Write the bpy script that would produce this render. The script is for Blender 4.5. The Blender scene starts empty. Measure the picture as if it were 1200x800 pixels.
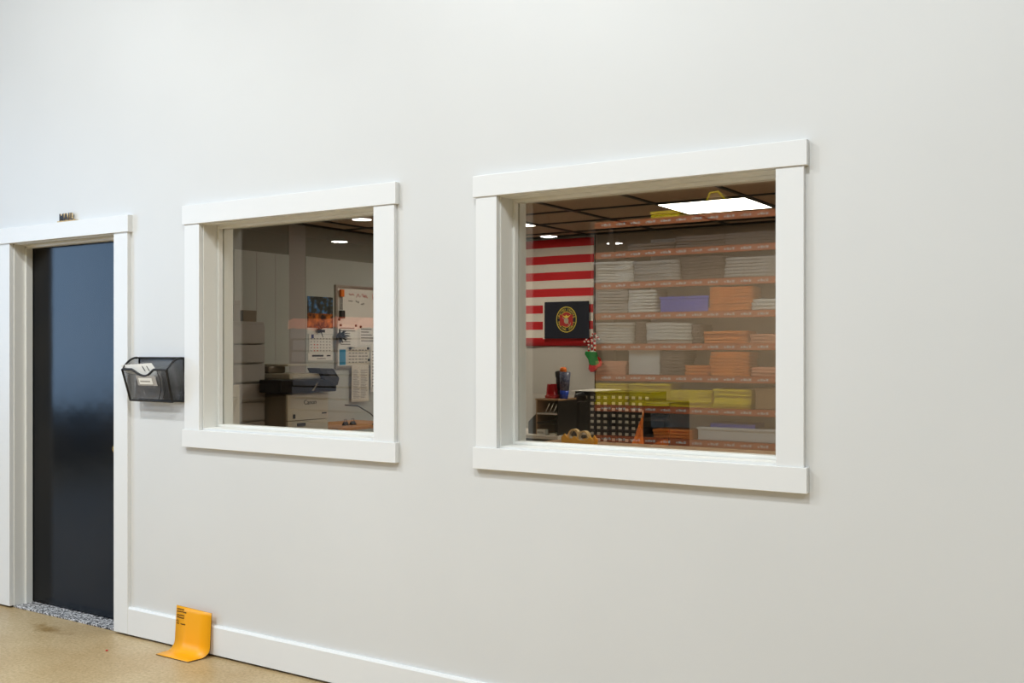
import bpy, bmesh, math, random
from mathutils import Vector, Matrix
random.seed(7)
sc = bpy.context.scene
C = sc.collection
PI = math.pi

# ------------------------------------------------------------------ camera
F_PX = 1197.0
THETA = math.atan(.647)
cam_d = bpy.data.cameras.new('camera')
cam = bpy.data.objects.new('camera', cam_d); C.objects.link(cam)
cam.location = (0, -3.383, 1.485)
cam.rotation_euler = (PI/2, 0, THETA)
cam_d.sensor_width = 36; cam_d.lens = 36*F_PX/1200.0
cam_d.shift_y = 10/1200.0
cam_d.clip_end = 200
sc.camera = cam

# ------------------------------------------------------------------ world, view
w = bpy.data.worlds.new('world'); sc.world = w; w.use_nodes = True
w.node_tree.nodes['Background'].inputs[0].default_value = (.9, .95, 1, 1)
w.node_tree.nodes['Background'].inputs[1].default_value = .3
sc.view_settings.view_transform = 'Standard'
sc.view_settings.look = 'None'
sc.view_settings.gamma = 1
sc.view_settings.use_curve_mapping = False
sc.view_settings.exposure = 0.12

# ------------------------------------------------------------------ lights
def area(name, loc, sx, sy, power, col=(1, 1, 1), rot=(0, 0, 0)):
    d = bpy.data.lights.new(name, 'AREA'); d.shape = 'RECTANGLE'; d.size = sx; d.size_y = sy
    d.energy = power; d.color = col
    o = bpy.data.objects.new(name, d); C.objects.link(o)
    o.location = loc; o.rotation_euler = rot
    return o
area('high_bay_and_fill_light', (-4.6, -2.6, 4.9), .28, .28, 88, (.95, .98, 1))
area('high_bay_and_fill_light', (-1.2, -2.7, 4.9),   .28, .28, 102, (.93, .975, 1))
area('high_bay_and_fill_light', (-4.0, -4.5, 4.9), 1.8, .5, 150, (.91, .968, 1))
area('high_bay_and_fill_light', (-8.5, -3.2, 4.7), .6, .6, 45, (.91, .968, 1))
area('high_bay_and_fill_light', (2.2, -3.4, 4.7), .6, .6, 118, (.91, .968, 1))
area('dock_daylight', (-12.35, -5.2, 2.5), 3.5, 2.9, 185, (.42, .66, 1), (0, -PI/2, 0))
area('high_bay_and_fill_light', (-9.6, -7.0, 4.7), .6, .6, 110, (.91, .968, 1))  # added fill lamp, only there to brighten the mirrored tarp
OFFICE_PANEL = 13.5
GLASS_R = .095      # reflectance of each face of the coated panes

# ------------------------------------------------------------------ helpers
def mat(name, col, rough=.6, metal=0, spec=.5, noise=None, bump=0, bscale=60, emit=None, es=0, coat=0, alpha=None, stretch=None, detail=4):
    m = bpy.data.materials.new(name); m.use_nodes = True
    nt = m.node_tree; b = nt.nodes['Principled BSDF']
    b.inputs['Base Color'].default_value = (*col, 1)
    b.inputs['Roughness'].default_value = rough
    b.inputs['Metallic'].default_value = metal
    b.inputs['Specular IOR Level'].default_value = spec
    b.inputs['Coat Weight'].default_value = coat
    if emit:
        b.inputs['Emission Color'].default_value = (*emit, 1); b.inputs['Emission Strength'].default_value = es
    tc = nt.nodes.new('ShaderNodeTexCoord'); src = tc.outputs['Object']
    if stretch:
        mp = nt.nodes.new('ShaderNodeMapping'); mp.inputs['Scale'].default_value = stretch
        nt.links.new(src, mp.inputs[0]); src = mp.outputs[0]
    if noise:
        sc_, col2, lo, hi = noise
        n = nt.nodes.new('ShaderNodeTexNoise'); n.inputs['Scale'].default_value = sc_; n.inputs['Detail'].default_value = detail
        nt.links.new(src, n.inputs['Vector'])
        r = nt.nodes.new('ShaderNodeValToRGB')
        r.color_ramp.elements[0].position = lo; r.color_ramp.elements[0].color = (*col, 1)
        r.color_ramp.elements[1].position = hi; r.color_ramp.elements[1].color = (*col2, 1)
        nt.links.new(n.outputs['Fac'], r.inputs[0]); nt.links.new(r.outputs[0], b.inputs['Base Color'])
    if bump:
        n2 = nt.nodes.new('ShaderNodeTexNoise'); n2.inputs['Scale'].default_value = bscale; n2.inputs['Detail'].default_value = 3
        nt.links.new(src, n2.inputs['Vector'])
        bp = nt.nodes.new('ShaderNodeBump'); bp.inputs['Strength'].default_value = bump; bp.inputs['Distance'].default_value = .01
        nt.links.new(n2.outputs['Fac'], bp.inputs['Height']); nt.links.new(bp.outputs[0], b.inputs['Normal'])
    return m

M = {}
def MM(k, *a, **kw):
    M[k] = mat(k, *a, **kw); return M[k]
MM('wall_paint', (.70, .708, .695), .38, noise=(.9, (.73, .738, .725), .3, .7), bump=.03, bscale=9)
MM('trim_paint', (.82, .83, .82), .35, bump=.02, bscale=30)
MM('jamb_paint', (.80, .80, .76), .4, bump=.02, bscale=30)
MM('door_black', (.005, .006, .008), .15, spec=.17, bump=.10, bscale=5, noise=(2.2, (.012, .011, .010), .4, .7))
MM('brass', (.75, .5, .14), .22, 1)
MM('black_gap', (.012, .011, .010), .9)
MM('office_wall', (.60, .57, .52), .6, bump=.02, bscale=30)
MM('taupe_wall', (.28, .225, .165), .55, noise=(1.2, (.32, .26, .19), .3, .7))
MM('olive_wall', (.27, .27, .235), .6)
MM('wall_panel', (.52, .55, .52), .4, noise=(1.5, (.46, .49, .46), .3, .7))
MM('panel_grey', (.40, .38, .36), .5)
MM('ceiling_tile', (.50, .38, .27), .85, noise=(45, (.42, .31, .21), .45, .75))
MM('black_grid', (.008, .008, .008), .5)
MM('panel_glow', (.9, .9, .9), .5, emit=(1, .93, .80), es=OFFICE_PANEL)
MM('lamp_glow', (.9, .9, .9), .5, emit=(1, .98, .94), es=14)
MM('office_floor', (.50, .36, .24), .5, noise=(3, (.42, .29, .19), .3, .7))
MM('warehouse_wall', (.09, .088, .08), .7)
MM('warehouse_ceiling', (.35, .35, .34), .8)
MM('black', (.010, .010, .011), .45, bump=.03, bscale=40)
MM('black_gloss', (.008, .008, .009), .2)
MM('dark_grey', (.05, .05, .05), .5)
MM('charcoal', (.025, .024, .024), .6)
MM('cream_plastic', (.62, .58, .47), .45)
MM('brown_and_shaded_plastic', (.22, .18, .13), .5)
MM('light_top', (.72, .68, .62), .4)
MM('orange_wood', (.62, .27, .05), .4, noise=(4, (.5, .2, .035), .35, .7), stretch=(1, 10, 1))
MM('tan_wood', (.45, .28, .16), .5, noise=(5, (.36, .22, .12), .35, .7), stretch=(8, 1, 1))
MM('red_fabric', (.62, .012, .018), .75, bump=.1, bscale=90)
MM('white_fabric', (.82, .76, .68), .8, bump=.1, bscale=90)
MM('blue_fabric', (.02, .04, .18), .8)
MM('navy_fabric', (.006, .009, .022), .75, bump=.05, bscale=70)
MM('emblem_yellow', (.85, .68, .08), .6)
MM('emblem_red', (.42, .02, .02), .6)
MM('emblem_grey', (.45, .40, .28), .6)
MM('green_felt', (.01, .22, .04), .9, bump=.2, bscale=150)
MM('red_felt', (.55, .01, .015), .9, bump=.2, bscale=150)
MM('paper', (.84, .83, .78), .7)
MM('paper_cream', (.72, .68, .58), .7)
MM('ink', (.02, .02, .025), .7)
MM('ink_grey', (.30, .29, .28), .7)
MM('ink_red', (.65, .05, .04), .7)
MM('sheet_blue', (.03, .30, .55), .6)
MM('whiteboard', (.80, .80, .76), .2)
MM('aluminium', (.45, .43, .38), .35, .8)
MM('cal_picture', (.03, .10, .28), .5)
MM('sign_yellow', (.96, .42, .0), .42)
MM('sign_edge', (.10, .05, .01), .6)
MM('sign_ink', (.12, .045, .005), .6)
MM('letter_face', (.015, .012, .010), .5)
MM('letter_side', (.60, .45, .24), .6)
MM('mustard', (.72, .38, .04), .4)
MM('tape_roll', (.68, .50, .25), .4)
MM('core_card', (.60, .52, .40), .7)
MM('orange_plastic', (.9, .20, .015), .4)
MM('orange_fabric', (.80, .20, .02), .7, bump=.3, bscale=30)
MM('red_gloss', (.35, .008, .012), .15)
MM('tumbler', (.20, .22, .30), .3, noise=(60, (.07, .08, .16), .4, .6))
MM('tumbler_blue', (.03, .08, .50), .3)
MM('label_white', (.60, .55, .44), .6)
MM('rack_orange', (.62, .15, .045), .45)
MM('rack_steel', (.10, .07, .05), .5)
MM('rack_back', (.90, .92, .88), .6)
MM('shirt_white', (.76, .74, .66), .85, bump=.2, bscale=40)
MM('shirt_grey', (.46, .43, .38), .85, bump=.2, bscale=40)
MM('shirt_brown', (.17, .13, .11), .85, bump=.2, bscale=40)
MM('shirt_orange', (.95, .27, .04), .85, bump=.2, bscale=40)
MM('shirt_salmon', (.85, .38, .22), .85, bump=.2, bscale=40)
MM('shirt_yellow', (1.0, .76, .0), .8, bump=.15, bscale=40)
MM('bin_blue', (.06, .12, .70), .4)
MM('cardboard', (.42, .27, .13), .8)
MM('box_white', (.74, .75, .70), .6)
MM('coral', (.95, .22, .10), .7)
MM('board_grey', (.22, .20, .20), .7)
MM('housing', (.3, .3, .3), .4, .6)

# floor: tan sealed concrete with speckle and a worn stain by the door
def floor_material():
    m = bpy.data.materials.new('tan_concrete'); m.use_nodes = True; nt = m.node_tree; N = nt.nodes; L = nt.links
    b = N['Principled BSDF']; b.inputs['Roughness'].default_value = .42
    tc = N.new('ShaderNodeTexCoord')
    def noise(s, d=5, r=.6):
        n = N.new('ShaderNodeTexNoise'); n.inputs['Scale'].default_value = s; n.inputs['Detail'].default_value = d
        n.inputs['Roughness'].default_value = r; L.new(tc.outputs['Object'], n.inputs['Vector']); return n
    def ramp(src, pts):
        r = N.new('ShaderNodeValToRGB'); e = r.color_ramp.elements
        e[0].position, e[0].color = pts[0][0], (*pts[0][1], 1); e[1].position, e[1].color = pts[1][0], (*pts[1][1], 1)
        L.new(src, r.inputs[0]); return r
    big = ramp(noise(2.2).outputs[0], [(.3, (.47, .33, .16)), (.7, (.60, .47, .28))])
    fine = ramp(noise(60, 8, .75).outputs[0], [(.36, (.60, .55, .42)), (.58, (1, 1, 1))])
    mx = N.new('ShaderNodeMix'); mx.data_type = 'RGBA'; mx.blend_type = 'MULTIPLY'; mx.inputs[0].default_value = .8
    L.new(big.outputs[0], mx.inputs[6]); L.new(fine.outputs[0], mx.inputs[7])
    # worn oil stain with a shape of its own
    mp = N.new('ShaderNodeMapping'); mp.inputs['Location'].default_value = (5.02*2.3, .16*6.5, 0); mp.inputs['Scale'].default_value = (2.3, 6.5, 1)
    L.new(tc.outputs['Object'], mp.inputs[0])
    ln = N.new('ShaderNodeVectorMath'); ln.operation = 'LENGTH'; L.new(mp.outputs[0], ln.inputs[0])
    ad = N.new('ShaderNodeMath'); ad.operation = 'ADD'; L.new(ln.outputs['Value'], ad.inputs[0])
    nn = noise(9, 5); ml = N.new('ShaderNodeMath'); ml.operation = 'MULTIPLY'; ml.inputs[1].default_value = 1.2; L.new(nn.outputs[0], ml.inputs[0]); L.new(ml.outputs[0], ad.inputs[1])
    st = ramp(ad.outputs[0], [(.75, (.62, .53, .36)), (1.3, (1, 1, 1))])
    mx2 = N.new('ShaderNodeMix'); mx2.data_type = 'RGBA'; mx2.blend_type = 'MULTIPLY'; mx2.inputs[0].default_value = 1
    L.new(mx.outputs[2], mx2.inputs[6]); L.new(st.outputs[0], mx2.inputs[7]); L.new(mx2.outputs[2], b.inputs['Base Color'])
    bp = N.new('ShaderNodeBump'); bp.inputs['Strength'].default_value = .15; bp.inputs['Distance'].default_value = .004
    L.new(noise(40, 6).outputs[0], bp.inputs['Height']); L.new(bp.outputs[0], b.inputs['Normal'])
    return m
M['concrete'] = floor_material()

def speckle_material():
    m = mat('granite', (.12, .12, .12), .5); nt = m.node_tree; b = nt.nodes['Principled BSDF']
    v = nt.nodes.new('ShaderNodeTexVoronoi'); v.inputs['Scale'].default_value = 130
    tc = nt.nodes.new('ShaderNodeTexCoord'); nt.links.new(tc.outputs['Object'], v.inputs['Vector'])
    r = nt.nodes.new('ShaderNodeValToRGB'); e = r.color_ramp.elements
    e[0].position = .3; e[0].color = (.03, .03, .035, 1); e[1].position = .75; e[1].color = (.75, .75, .76, 1)
    sx = nt.nodes.new('ShaderNodeSeparateColor'); nt.links.new(v.outputs['Color'], sx.inputs[0])
    nt.links.new(sx.outputs[0], r.inputs[0]); nt.links.new(r.outputs[0], b.inputs['Base Color']); return m
M['granite'] = speckle_material()

def picture_material():
    m = mat('calendar_photo', (.1, .1, .1), .45); nt = m.node_tree; b = nt.nodes['Principled BSDF']
    tc = nt.nodes.new('ShaderNodeTexCoord')
    n = nt.nodes.new('ShaderNodeTexNoise'); n.inputs['Scale'].default_value = 14; n.inputs['Detail'].default_value = 6
    nt.links.new(tc.outputs['Object'], n.inputs['Vector'])
    up = nt.nodes.new('ShaderNodeValToRGB'); e = up.color_ramp.elements
    e[0].position = .38; e[0].color = (.01, .015, .02, 1); e[1].position = .62; e[1].color = (.05, .25, .6, 1)
    x = up.color_ramp.elements.new(.5); x.color = (.05, .06, .05, 1); x = up.color_ramp.elements.new(.72); x.color = (.8, .5, .1, 1)
    dn = nt.nodes.new('ShaderNodeValToRGB'); e = dn.color_ramp.elements
    e[0].position = .42; e[0].color = (.02, .005, .003, 1); e[1].position = .68; e[1].color = (.8, .22, .02, 1)
    nt.links.new(n.outputs[0], up.inputs[0]); nt.links.new(n.outputs[0], dn.inputs[0])
    sp = nt.nodes.new('ShaderNodeSeparateXYZ'); nt.links.new(tc.outputs['Object'], sp.inputs[0])
    ct = nt.nodes.new('ShaderNodeMath'); ct.operation = 'GREATER_THAN'; ct.inputs[1].default_value = .40; nt.links.new(sp.outputs['Z'], ct.inputs[0])
    mx = nt.nodes.new('ShaderNodeMix'); mx.data_type = 'RGBA'
    nt.links.new(ct.outputs[0], mx.inputs[0]); nt.links.new(dn.outputs[0], mx.inputs[6]); nt.links.new(up.outputs[0], mx.inputs[7])
    nt.links.new(mx.outputs[2], b.inputs['Base Color']); return m
M['calendar_photo'] = picture_material()

def glass_material():
    m = bpy.data.materials.new('pane_glass'); m.use_nodes = True; nt = m.node_tree; N = nt.nodes; L = nt.links
    N.remove(N['Principled BSDF'])
    t = N.new('ShaderNodeBsdfTransparent'); t.inputs[0].default_value = (.93, .93, .91, 1)
    g = N.new('ShaderNodeBsdfGlossy'); g.inputs['Roughness'].default_value = 0.0; g.inputs[0].default_value = (1, 1, 1, 1)
    mx = N.new('ShaderNodeMixShader'); mx.inputs[0].default_value = GLASS_R
    L.new(t.outputs[0], mx.inputs[1]); L.new(g.outputs[0], mx.inputs[2])
    L.new(mx.outputs[0], N['Material Output'].inputs['Surface']); return m
M['glass'] = glass_material()

def mesh_material():
    m = bpy.data.materials.new('black_wire_mesh'); m.use_nodes = True; nt = m.node_tree; N = nt.nodes; L = nt.links
    b = N['Principled BSDF']; b.inputs['Base Color'].default_value = (.03, .03, .033, 1); b.inputs['Roughness'].default_value = .45
    tc = N.new('ShaderNodeTexCoord'); sp = N.new('ShaderNodeSeparateXYZ'); L.new(tc.outputs['UV'], sp.inputs[0])
    outs = []
    for k in 'XY':
        f = N.new('ShaderNodeMath'); f.operation = 'FRACT'; L.new(sp.outputs[k], f.inputs[0])
        c = N.new('ShaderNodeMath'); c.operation = 'GREATER_THAN'; c.inputs[1].default_value = .69; L.new(f.outputs[0], c.inputs[0]); outs.append(c)
    mxx = N.new('ShaderNodeMath'); mxx.operation = 'MAXIMUM'; L.new(outs[0].outputs[0], mxx.inputs[0]); L.new(outs[1].outputs[0], mxx.inputs[1])
    t = N.new('ShaderNodeBsdfTransparent'); mx = N.new('ShaderNodeMixShader'); L.new(mxx.outputs[0], mx.inputs[0])
    L.new(t.outputs[0], mx.inputs[1]); L.new(b.outputs[0], mx.inputs[2]); L.new(mx.outputs[0], N['Material Output'].inputs['Surface']); return m
M['wire_mesh'] = mesh_material()

def box(bm, x0, x1, y0, y1, z0, z1, mi=0):
    if x0 > x1: x0, x1 = x1, x0
    if y0 > y1: y0, y1 = y1, y0
    if z0 > z1: z0, z1 = z1, z0
    v = [bm.verts.new(p) for p in ((x0,y0,z0),(x1,y0,z0),(x1,y1,z0),(x0,y1,z0),(x0,y0,z1),(x1,y0,z1),(x1,y1,z1),(x0,y1,z1))]
    for f in ((0,3,2,1),(4,5,6,7),(0,1,5,4),(1,2,6,5),(2,3,7,6),(3,0,4,7)):
        fc = bm.faces.new([v[i] for i in f]); fc.material_index = mi
    return v

def quad(bm, pts, mi=0):
    f = bm.faces.new([bm.verts.new(p) for p in pts]); f.material_index = mi; return f

def tube(bm, pts, r, n=8, mi=0, closed=False):
    pts = [Vector(p) for p in pts]; rings = []
    k = len(pts)
    for i, p in enumerate(pts):
        a = pts[(i-1) % k] if (i or closed) else p
        b = pts[(i+1) % k] if (i < k-1 or closed) else p
        t = (b-a).normalized()
        u = t.cross(Vector((0, 0, 1)))
        if u.length < .15: u = t.cross(Vector((0, 1, 0)))
        u.normalize(); v = t.cross(u)
        rr = r[i] if isinstance(r, (list, tuple)) else r
        rings.append([bm.verts.new(p + u*math.cos(2*PI*j/n)*rr + v*math.sin(2*PI*j/n)*rr) for j in range(n)])
    m = k if closed else k-1
    for i in range(m):
        A, B = rings[i], rings[(i+1) % k]
        for j in range(n):
            f = bm.faces.new((A[j], A[(j+1) % n], B[(j+1) % n], B[j])); f.material_index = mi; f.smooth = True
    if not closed:
        bm.faces.new(rings[0][::-1]).material_index = mi; bm.faces.new(rings[-1]).material_index = mi

def lathe(bm, prof, c=(0, 0, 0), n=24, axis='z', mi=0):
    rings = []
    for r, h in prof:
        ring = []
        for j in range(n):
            a = 2*PI*j/n
            p = (r*math.cos(a), r*math.sin(a), h)
            if axis == 'y': p = (p[0], h, p[1])
            if axis == 'x': p = (h, p[0], p[1])
            ring.append(bm.verts.new((c[0]+p[0], c[1]+p[1], c[2]+p[2])))
        rings.append(ring)
    for A, B in zip(rings, rings[1:]):
        for j in range(n):
            f = bm.faces.new((A[j], A[(j+1) % n], B[(j+1) % n], B[j])); f.smooth = True; f.material_index = mi
    bm.faces.new(rings[0][::-1]).material_index = mi; bm.faces.new(rings[-1]).material_index = mi

def prism(bm, poly, d, mi=0):
    """poly: list of 3-D points; d: extrusion vector"""
    d = Vector(d); a = [bm.verts.new(p) for p in poly]; b = [bm.verts.new(Vector(p)+d) for p in poly]
    bm.faces.new(a).material_index = mi; bm.faces.new(b[::-1]).material_index = mi
    n = len(poly)
    for i in range(n):
        bm.faces.new((a[i], b[i], b[(i+1) % n], a[(i+1) % n])).material_index = mi

def NB(): return bmesh.new()

def obj(name, bm, m, parent=None, origin=None, bevel=0, sub=0, smooth=False):
    """mesh is given in world coordinates (unless the parent sits at the origin); origin = base of the thing"""
    off = Vector(parent['_o']) if parent is not None and '_o' in parent else None
    if origin is not None: off = Vector(origin)
    bmesh.ops.recalc_face_normals(bm, faces=bm.faces)
    if off is not None: bmesh.ops.translate(bm, verts=bm.verts, vec=-off)
    me = bpy.data.meshes.new(name); bm.to_mesh(me); bm.free()
    for q in (m if isinstance(m, (list, tuple)) else [m]): me.materials.append(M[q] if isinstance(q, str) else q)
    o = bpy.data.objects.new(name, me); C.objects.link(o)
    if parent is not None:
        o.parent = parent
        if off is not None: o['_o'] = list(off)
    elif origin is not None:
        o.location = origin; o['_o'] = list(origin)
    if smooth:
        for p in me.polygons: p.use_smooth = True
    if bevel:
        b = o.modifiers.new('bevel', 'BEVEL'); b.width = bevel; b.segments = 2; b.limit_method = 'ANGLE'
    if sub:
        s = o.modifiers.new('sub', 'SUBSURF'); s.levels = sub; s.render_levels = sub
    return o

def tag(o, label=None, cat=None, group=None, kind=None):
    if label: o['label'] = label
    if cat: o['category'] = cat
    if group: o['group'] = group
    if kind: o['kind'] = kind
    return o
def thing(name, loc, label, cat, group=None):
    o = bpy.data.objects.new(name, None); C.objects.link(o); o.location = loc; o['_o'] = list(loc); o.empty_display_size = .1
    return tag(o, label, cat, group)
def struct(name, bm, m, parent=None, **k):
    o = obj(name, bm, m, parent, **k)
    if parent is None: o['kind'] = 'structure'
    return o

def text_bm(bm, s, size, mtx, depth=.0008, align='LEFT', mi=0, bold=0):
    cu = bpy.data.curves.new('t', 'FONT'); cu.body = s; cu.size = size; cu.extrude = depth; cu.align_x = align; cu.resolution_u = 2; cu.offset = bold
    o = bpy.data.objects.new('t', cu); C.objects.link(o)
    dg = bpy.context.evaluated_depsgraph_get(); me = bpy.data.meshes.new_from_object(o.evaluated_get(dg))
    me.transform(mtx); n0 = len(bm.faces); bm.from_mesh(me); bm.faces.ensure_lookup_table()
    for f in bm.faces[n0:]: f.material_index = mi
    bpy.data.objects.remove(o); bpy.data.curves.remove(cu); bpy.data.meshes.remove(me)
def MF(x, y, z):   # text facing -y
    return Matrix.Translation((x, y, z)) @ Matrix.Rotation(PI/2, 4, 'X')
def MX(x, y, z):   # text facing +x
    return Matrix.Translation((x, y, z)) @ Matrix.Rotation(PI/2, 4, 'Z') @ Matrix.Rotation(PI/2, 4, 'X')

# ------------------------------------------------------------------ front wall with openings
WIN = {1: (-3.999, -2.886, 1.098, 2.107), 2: (-2.249, -1.121, 1.098, 2.100)}
DOOR = (-5.619, -4.665, 2.100)
TW = .19
def wall_front():
    bm = NB()
    holes = [(DOOR[0], DOOR[1], -1, DOOR[2]), WIN[1], WIN[2]]
    xs = sorted({-12.5, 6.5, *[h[0] for h in holes], *[h[1] for h in holes]})
    zs = sorted({0.012, 5.2, *[h[2] for h in holes if h[2] > 0], *[h[3] for h in holes]})
    def solid(i, j):
        if not (0 <= i < len(xs)-1 and 0 <= j < len(zs)-1): return None
        cx, cz = (xs[i]+xs[i+1])/2, (zs[j]+zs[j+1])/2
        return not any(h[0] < cx < h[1] and h[2] < cz < h[3] for h in holes)
    for i in range(len(xs)-1):
        for j in range(len(zs)-1):
            if not solid(i, j): continue
            x0, x1, z0, z1 = xs[i], xs[i+1], zs[j], zs[j+1]
            quad(bm, [(x0,0,z0),(x1,0,z0),(x1,0,z1),(x0,0,z1)]); quad(bm, [(x0,TW,z0),(x0,TW,z1),(x1,TW,z1),(x1,TW,z0)], 1)
            if not solid(i-1, j): quad(bm, [(x0,0,z0),(x0,0,z1),(x0,TW,z1),(x0,TW,z0)])
            if not solid(i+1, j): quad(bm, [(x1,0,z0),(x1,TW,z0),(x1,TW,z1),(x1,0,z1)])
            if not solid(i, j-1): quad(bm, [(x0,0,z0),(x0,TW,z0),(x1,TW,z0),(x1,0,z0)])
            if not solid(i, j+1): quad(bm, [(x0,0,z1),(x1,0,z1),(x1,TW,z1),(x0,TW,z1)])
    bmesh.ops.remove_doubles(bm, verts=bm.verts, dist=1e-5)
    return struct('wall_front', bm, ['wall_paint', 'office_wall'])
wall_front()

bm = NB(); box(bm, -24, 6.5, -26, 5.1, -.1, 0); struct('floor', bm, 'concrete')
bm = NB(); box(bm, -6.2, 1.6, TW, 4.9, .0005, .004); struct('floor_office', bm, 'office_floor')
# black strip standing in for the shadow in the gap under the wall
bm = NB(); box(bm, -12.5, DOOR[0]-.002, .012, .04, .0005, .012); box(bm, DOOR[1]+.002, 6.5, .012, .04, .0005, .012); struct('gap_shade_strip', bm, 'black_gap')

# ------------------------------------------------------------------ baseboards
def baseboard(name, x0, x1):
    bm = NB()
    prof = [(0, .012), (-.018, .012), (-.018, .143), (-.013, .152), (0, .152)]
    prism(bm, [(x0, y, z) for y, z in prof], (x1-x0, 0, 0))
    return struct(name, bm, 'trim_paint')
baseboard('baseboard_right', -4.552, 6.5)
baseboard('baseboard_left', -12.5, -5.721)

# ------------------------------------------------------------------ door casing, door
def casing_board(parent, name, x0, x1, z0, z1, t=.02, y=0, m='trim_paint'):
    bm = NB(); box(bm, x0, x1, y-t, y, z0, z1); return obj(name, bm, m, parent, bevel=.0015)
d0 = thing('door_1', (-5.14, 0, 0), None, None); d0['kind'] = 'structure'
x0, x1, zt = DOOR
casing_board(d0, 'side_casing', x0-.101, x0, .012, zt+.0)
casing_board(d0, 'side_casing', x1, x1+.115, .012, zt+.0)
casing_board(d0, 'header_casing', x0-.118, x1+.128, zt-.002, zt+.086, .028)
bm = NB()     # jambs lining the opening, set 6 mm back behind the casing
JD = .115
box(bm, x0, x0+.006, .006, JD+.05, .002, zt); box(bm, x1-.006, x1, .006, JD+.05, .002, zt); box(bm, x0, x1, .006, JD+.05, zt-.008, zt)
obj('jamb', bm, 'jamb_paint', d0)
bm = NB()     # stops
box(bm, x0+.006, x0+.020, JD-.045, JD-.004, .002, zt-.008); box(bm, x1-.020, x1-.006, JD-.045, JD-.004, .002, zt-.008)
box(bm, x0+.006, x1-.006, JD-.045, JD-.004, zt-.022, zt-.008)
obj('door_stop', bm, 'jamb_paint', d0, bevel=.002)
bm = NB(); box(bm, x0+.007, x1-.007, JD, JD+.045, .018, zt-.010); slab = obj('door_slab', bm, 'door_black', d0, bevel=.002)
bm = NB(); lathe(bm, [(.001, -.062), (.018, -.060), (.026, -.050), (.027, -.040), (.020, -.030), (.011, -.024), (.011, -.008), (.030, -.006), (.032, 0)], (x1-.100, JD, .955), 28, 'y')
kb = obj('door_knob', bm, 'brass', slab); kb['label'] = 'brass door knob'
bm = NB(); box(bm, x0+.006, x1-.006, .006, JD+.05, .0005, .012); obj('threshold', bm, 'granite', d0, bevel=.002)['label'] = 'speckled granite threshold'

# ------------------------------------------------------------------ windows
def window(k, ox0, ox1, hz, bz0, bz1, tl, tr):
    x0, x1, z0, z1 = WIN[k]
    wn = thing('window_%d' % k, ((x0+x1)/2, 0, z0), None, None); wn['kind'] = 'structure'
    casing_board(wn, 'header_casing', ox0, ox1, z1-.003, hz, .026)
    casing_board(wn, 'sill_casing', ox0, ox1, bz0, bz1+.003, .026)
    casing_board(wn, 'side_casing', ox0+.012, x0, bz1+.003, z1-.003)
    casing_board(wn, 'side_casing', x1, ox1-.012, bz1+.003, z1-.003)
    G = .115
    bm = NB()
    t = .006
    box(bm, x0, x0+t, .004, TW, z0, z1); box(bm, x1-t, x1, .004, TW, z0, z1); box(bm, x0+t, x1-t, .004, TW, z1-t, z1); box(bm, x0+t, x1-t, .004, TW, z0, z0+t)
    obj('jamb', bm, 'jamb_paint', wn)
    bm = NB()
    for ya, yb in ((G-.028, G-.001), (G+.007, G+.03)):
        a = .018
        box(bm, x0+t, x0+a, ya, yb, z0+t, z1-t); box(bm, x1-a, x1-t, ya, yb, z0+t, z1-t)
        box(bm, x0+a, x1-a, ya, yb, z1-a, z1-t); box(bm, x0+a, x1-a, ya, yb, z0+t, z0+a)
    obj('glazing_bead', bm, 'jamb_paint', wn, bevel=.002)
    bm = NB(); box(bm, x0+t, x1-t, G, G+.005, z0+t, z1-t); obj('pane', bm, 'glass', wn)
window(1, -4.119, -2.759, 2.197, 1.007, 1.090, 0, 0)
window(2, -2.361, -1.014, 2.182, 1.010, 1.093, 0, 0)

# ------------------------------------------------------------------ office shell
XL, YB, HC = -6.2, 4.9, 2.545
bm = NB(); box(bm, XL-.12, -4.452, YB, YB+.12, 0, HC+.3); box(bm, -4.452, 1.72, YB, YB+.12, 0, HC+.3, 1); struct('wall_back', bm, ['office_wall', 'taupe_wall'])
bm = NB(); box(bm, -4.454, -4.446, YB-.004, YB, 0, HC); struct('trim_2', bm, 'black_gap')
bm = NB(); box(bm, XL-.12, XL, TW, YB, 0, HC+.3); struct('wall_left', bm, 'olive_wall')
bm = NB(); box(bm, 1.6, 1.72, TW, YB, 0, HC+.3); struct('wall_right', bm, 'office_wall')
bm = NB(); box(bm, XL, 1.6, TW, YB, HC+.012, HC+.04); struct('ceiling', bm, 'ceiling_tile')
bm = NB()
gx = [-2.485-.686*i for i in range(-5, 6)]; gy = [3.44+.61*i for i in range(-5, 3)]
gx = [g for g in gx if XL+.05 < g < 1.6]; gy = [g for g in gy if TW < g < YB-.05]
for g in gx: box(bm, g-.013, g+.013, TW, YB, HC, HC+.012)
for g in gy: box(bm, XL, 1.6, g-.013, g+.013, HC+.001, HC+.0125)
box(bm, XL, 1.6, YB-.025, YB, HC-.004, HC+.012); box(bm, XL, XL+.025, TW, YB, HC-.004, HC+.012)
struct('ceiling_grid', bm, 'black_grid')
# wall panels on the left office wall
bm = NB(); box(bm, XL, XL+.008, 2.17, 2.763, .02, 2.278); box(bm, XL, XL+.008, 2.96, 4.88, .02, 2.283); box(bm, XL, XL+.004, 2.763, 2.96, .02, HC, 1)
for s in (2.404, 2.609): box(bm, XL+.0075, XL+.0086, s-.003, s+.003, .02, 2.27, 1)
struct('trim_3', bm, ['wall_panel', 'panel_grey'])

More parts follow.
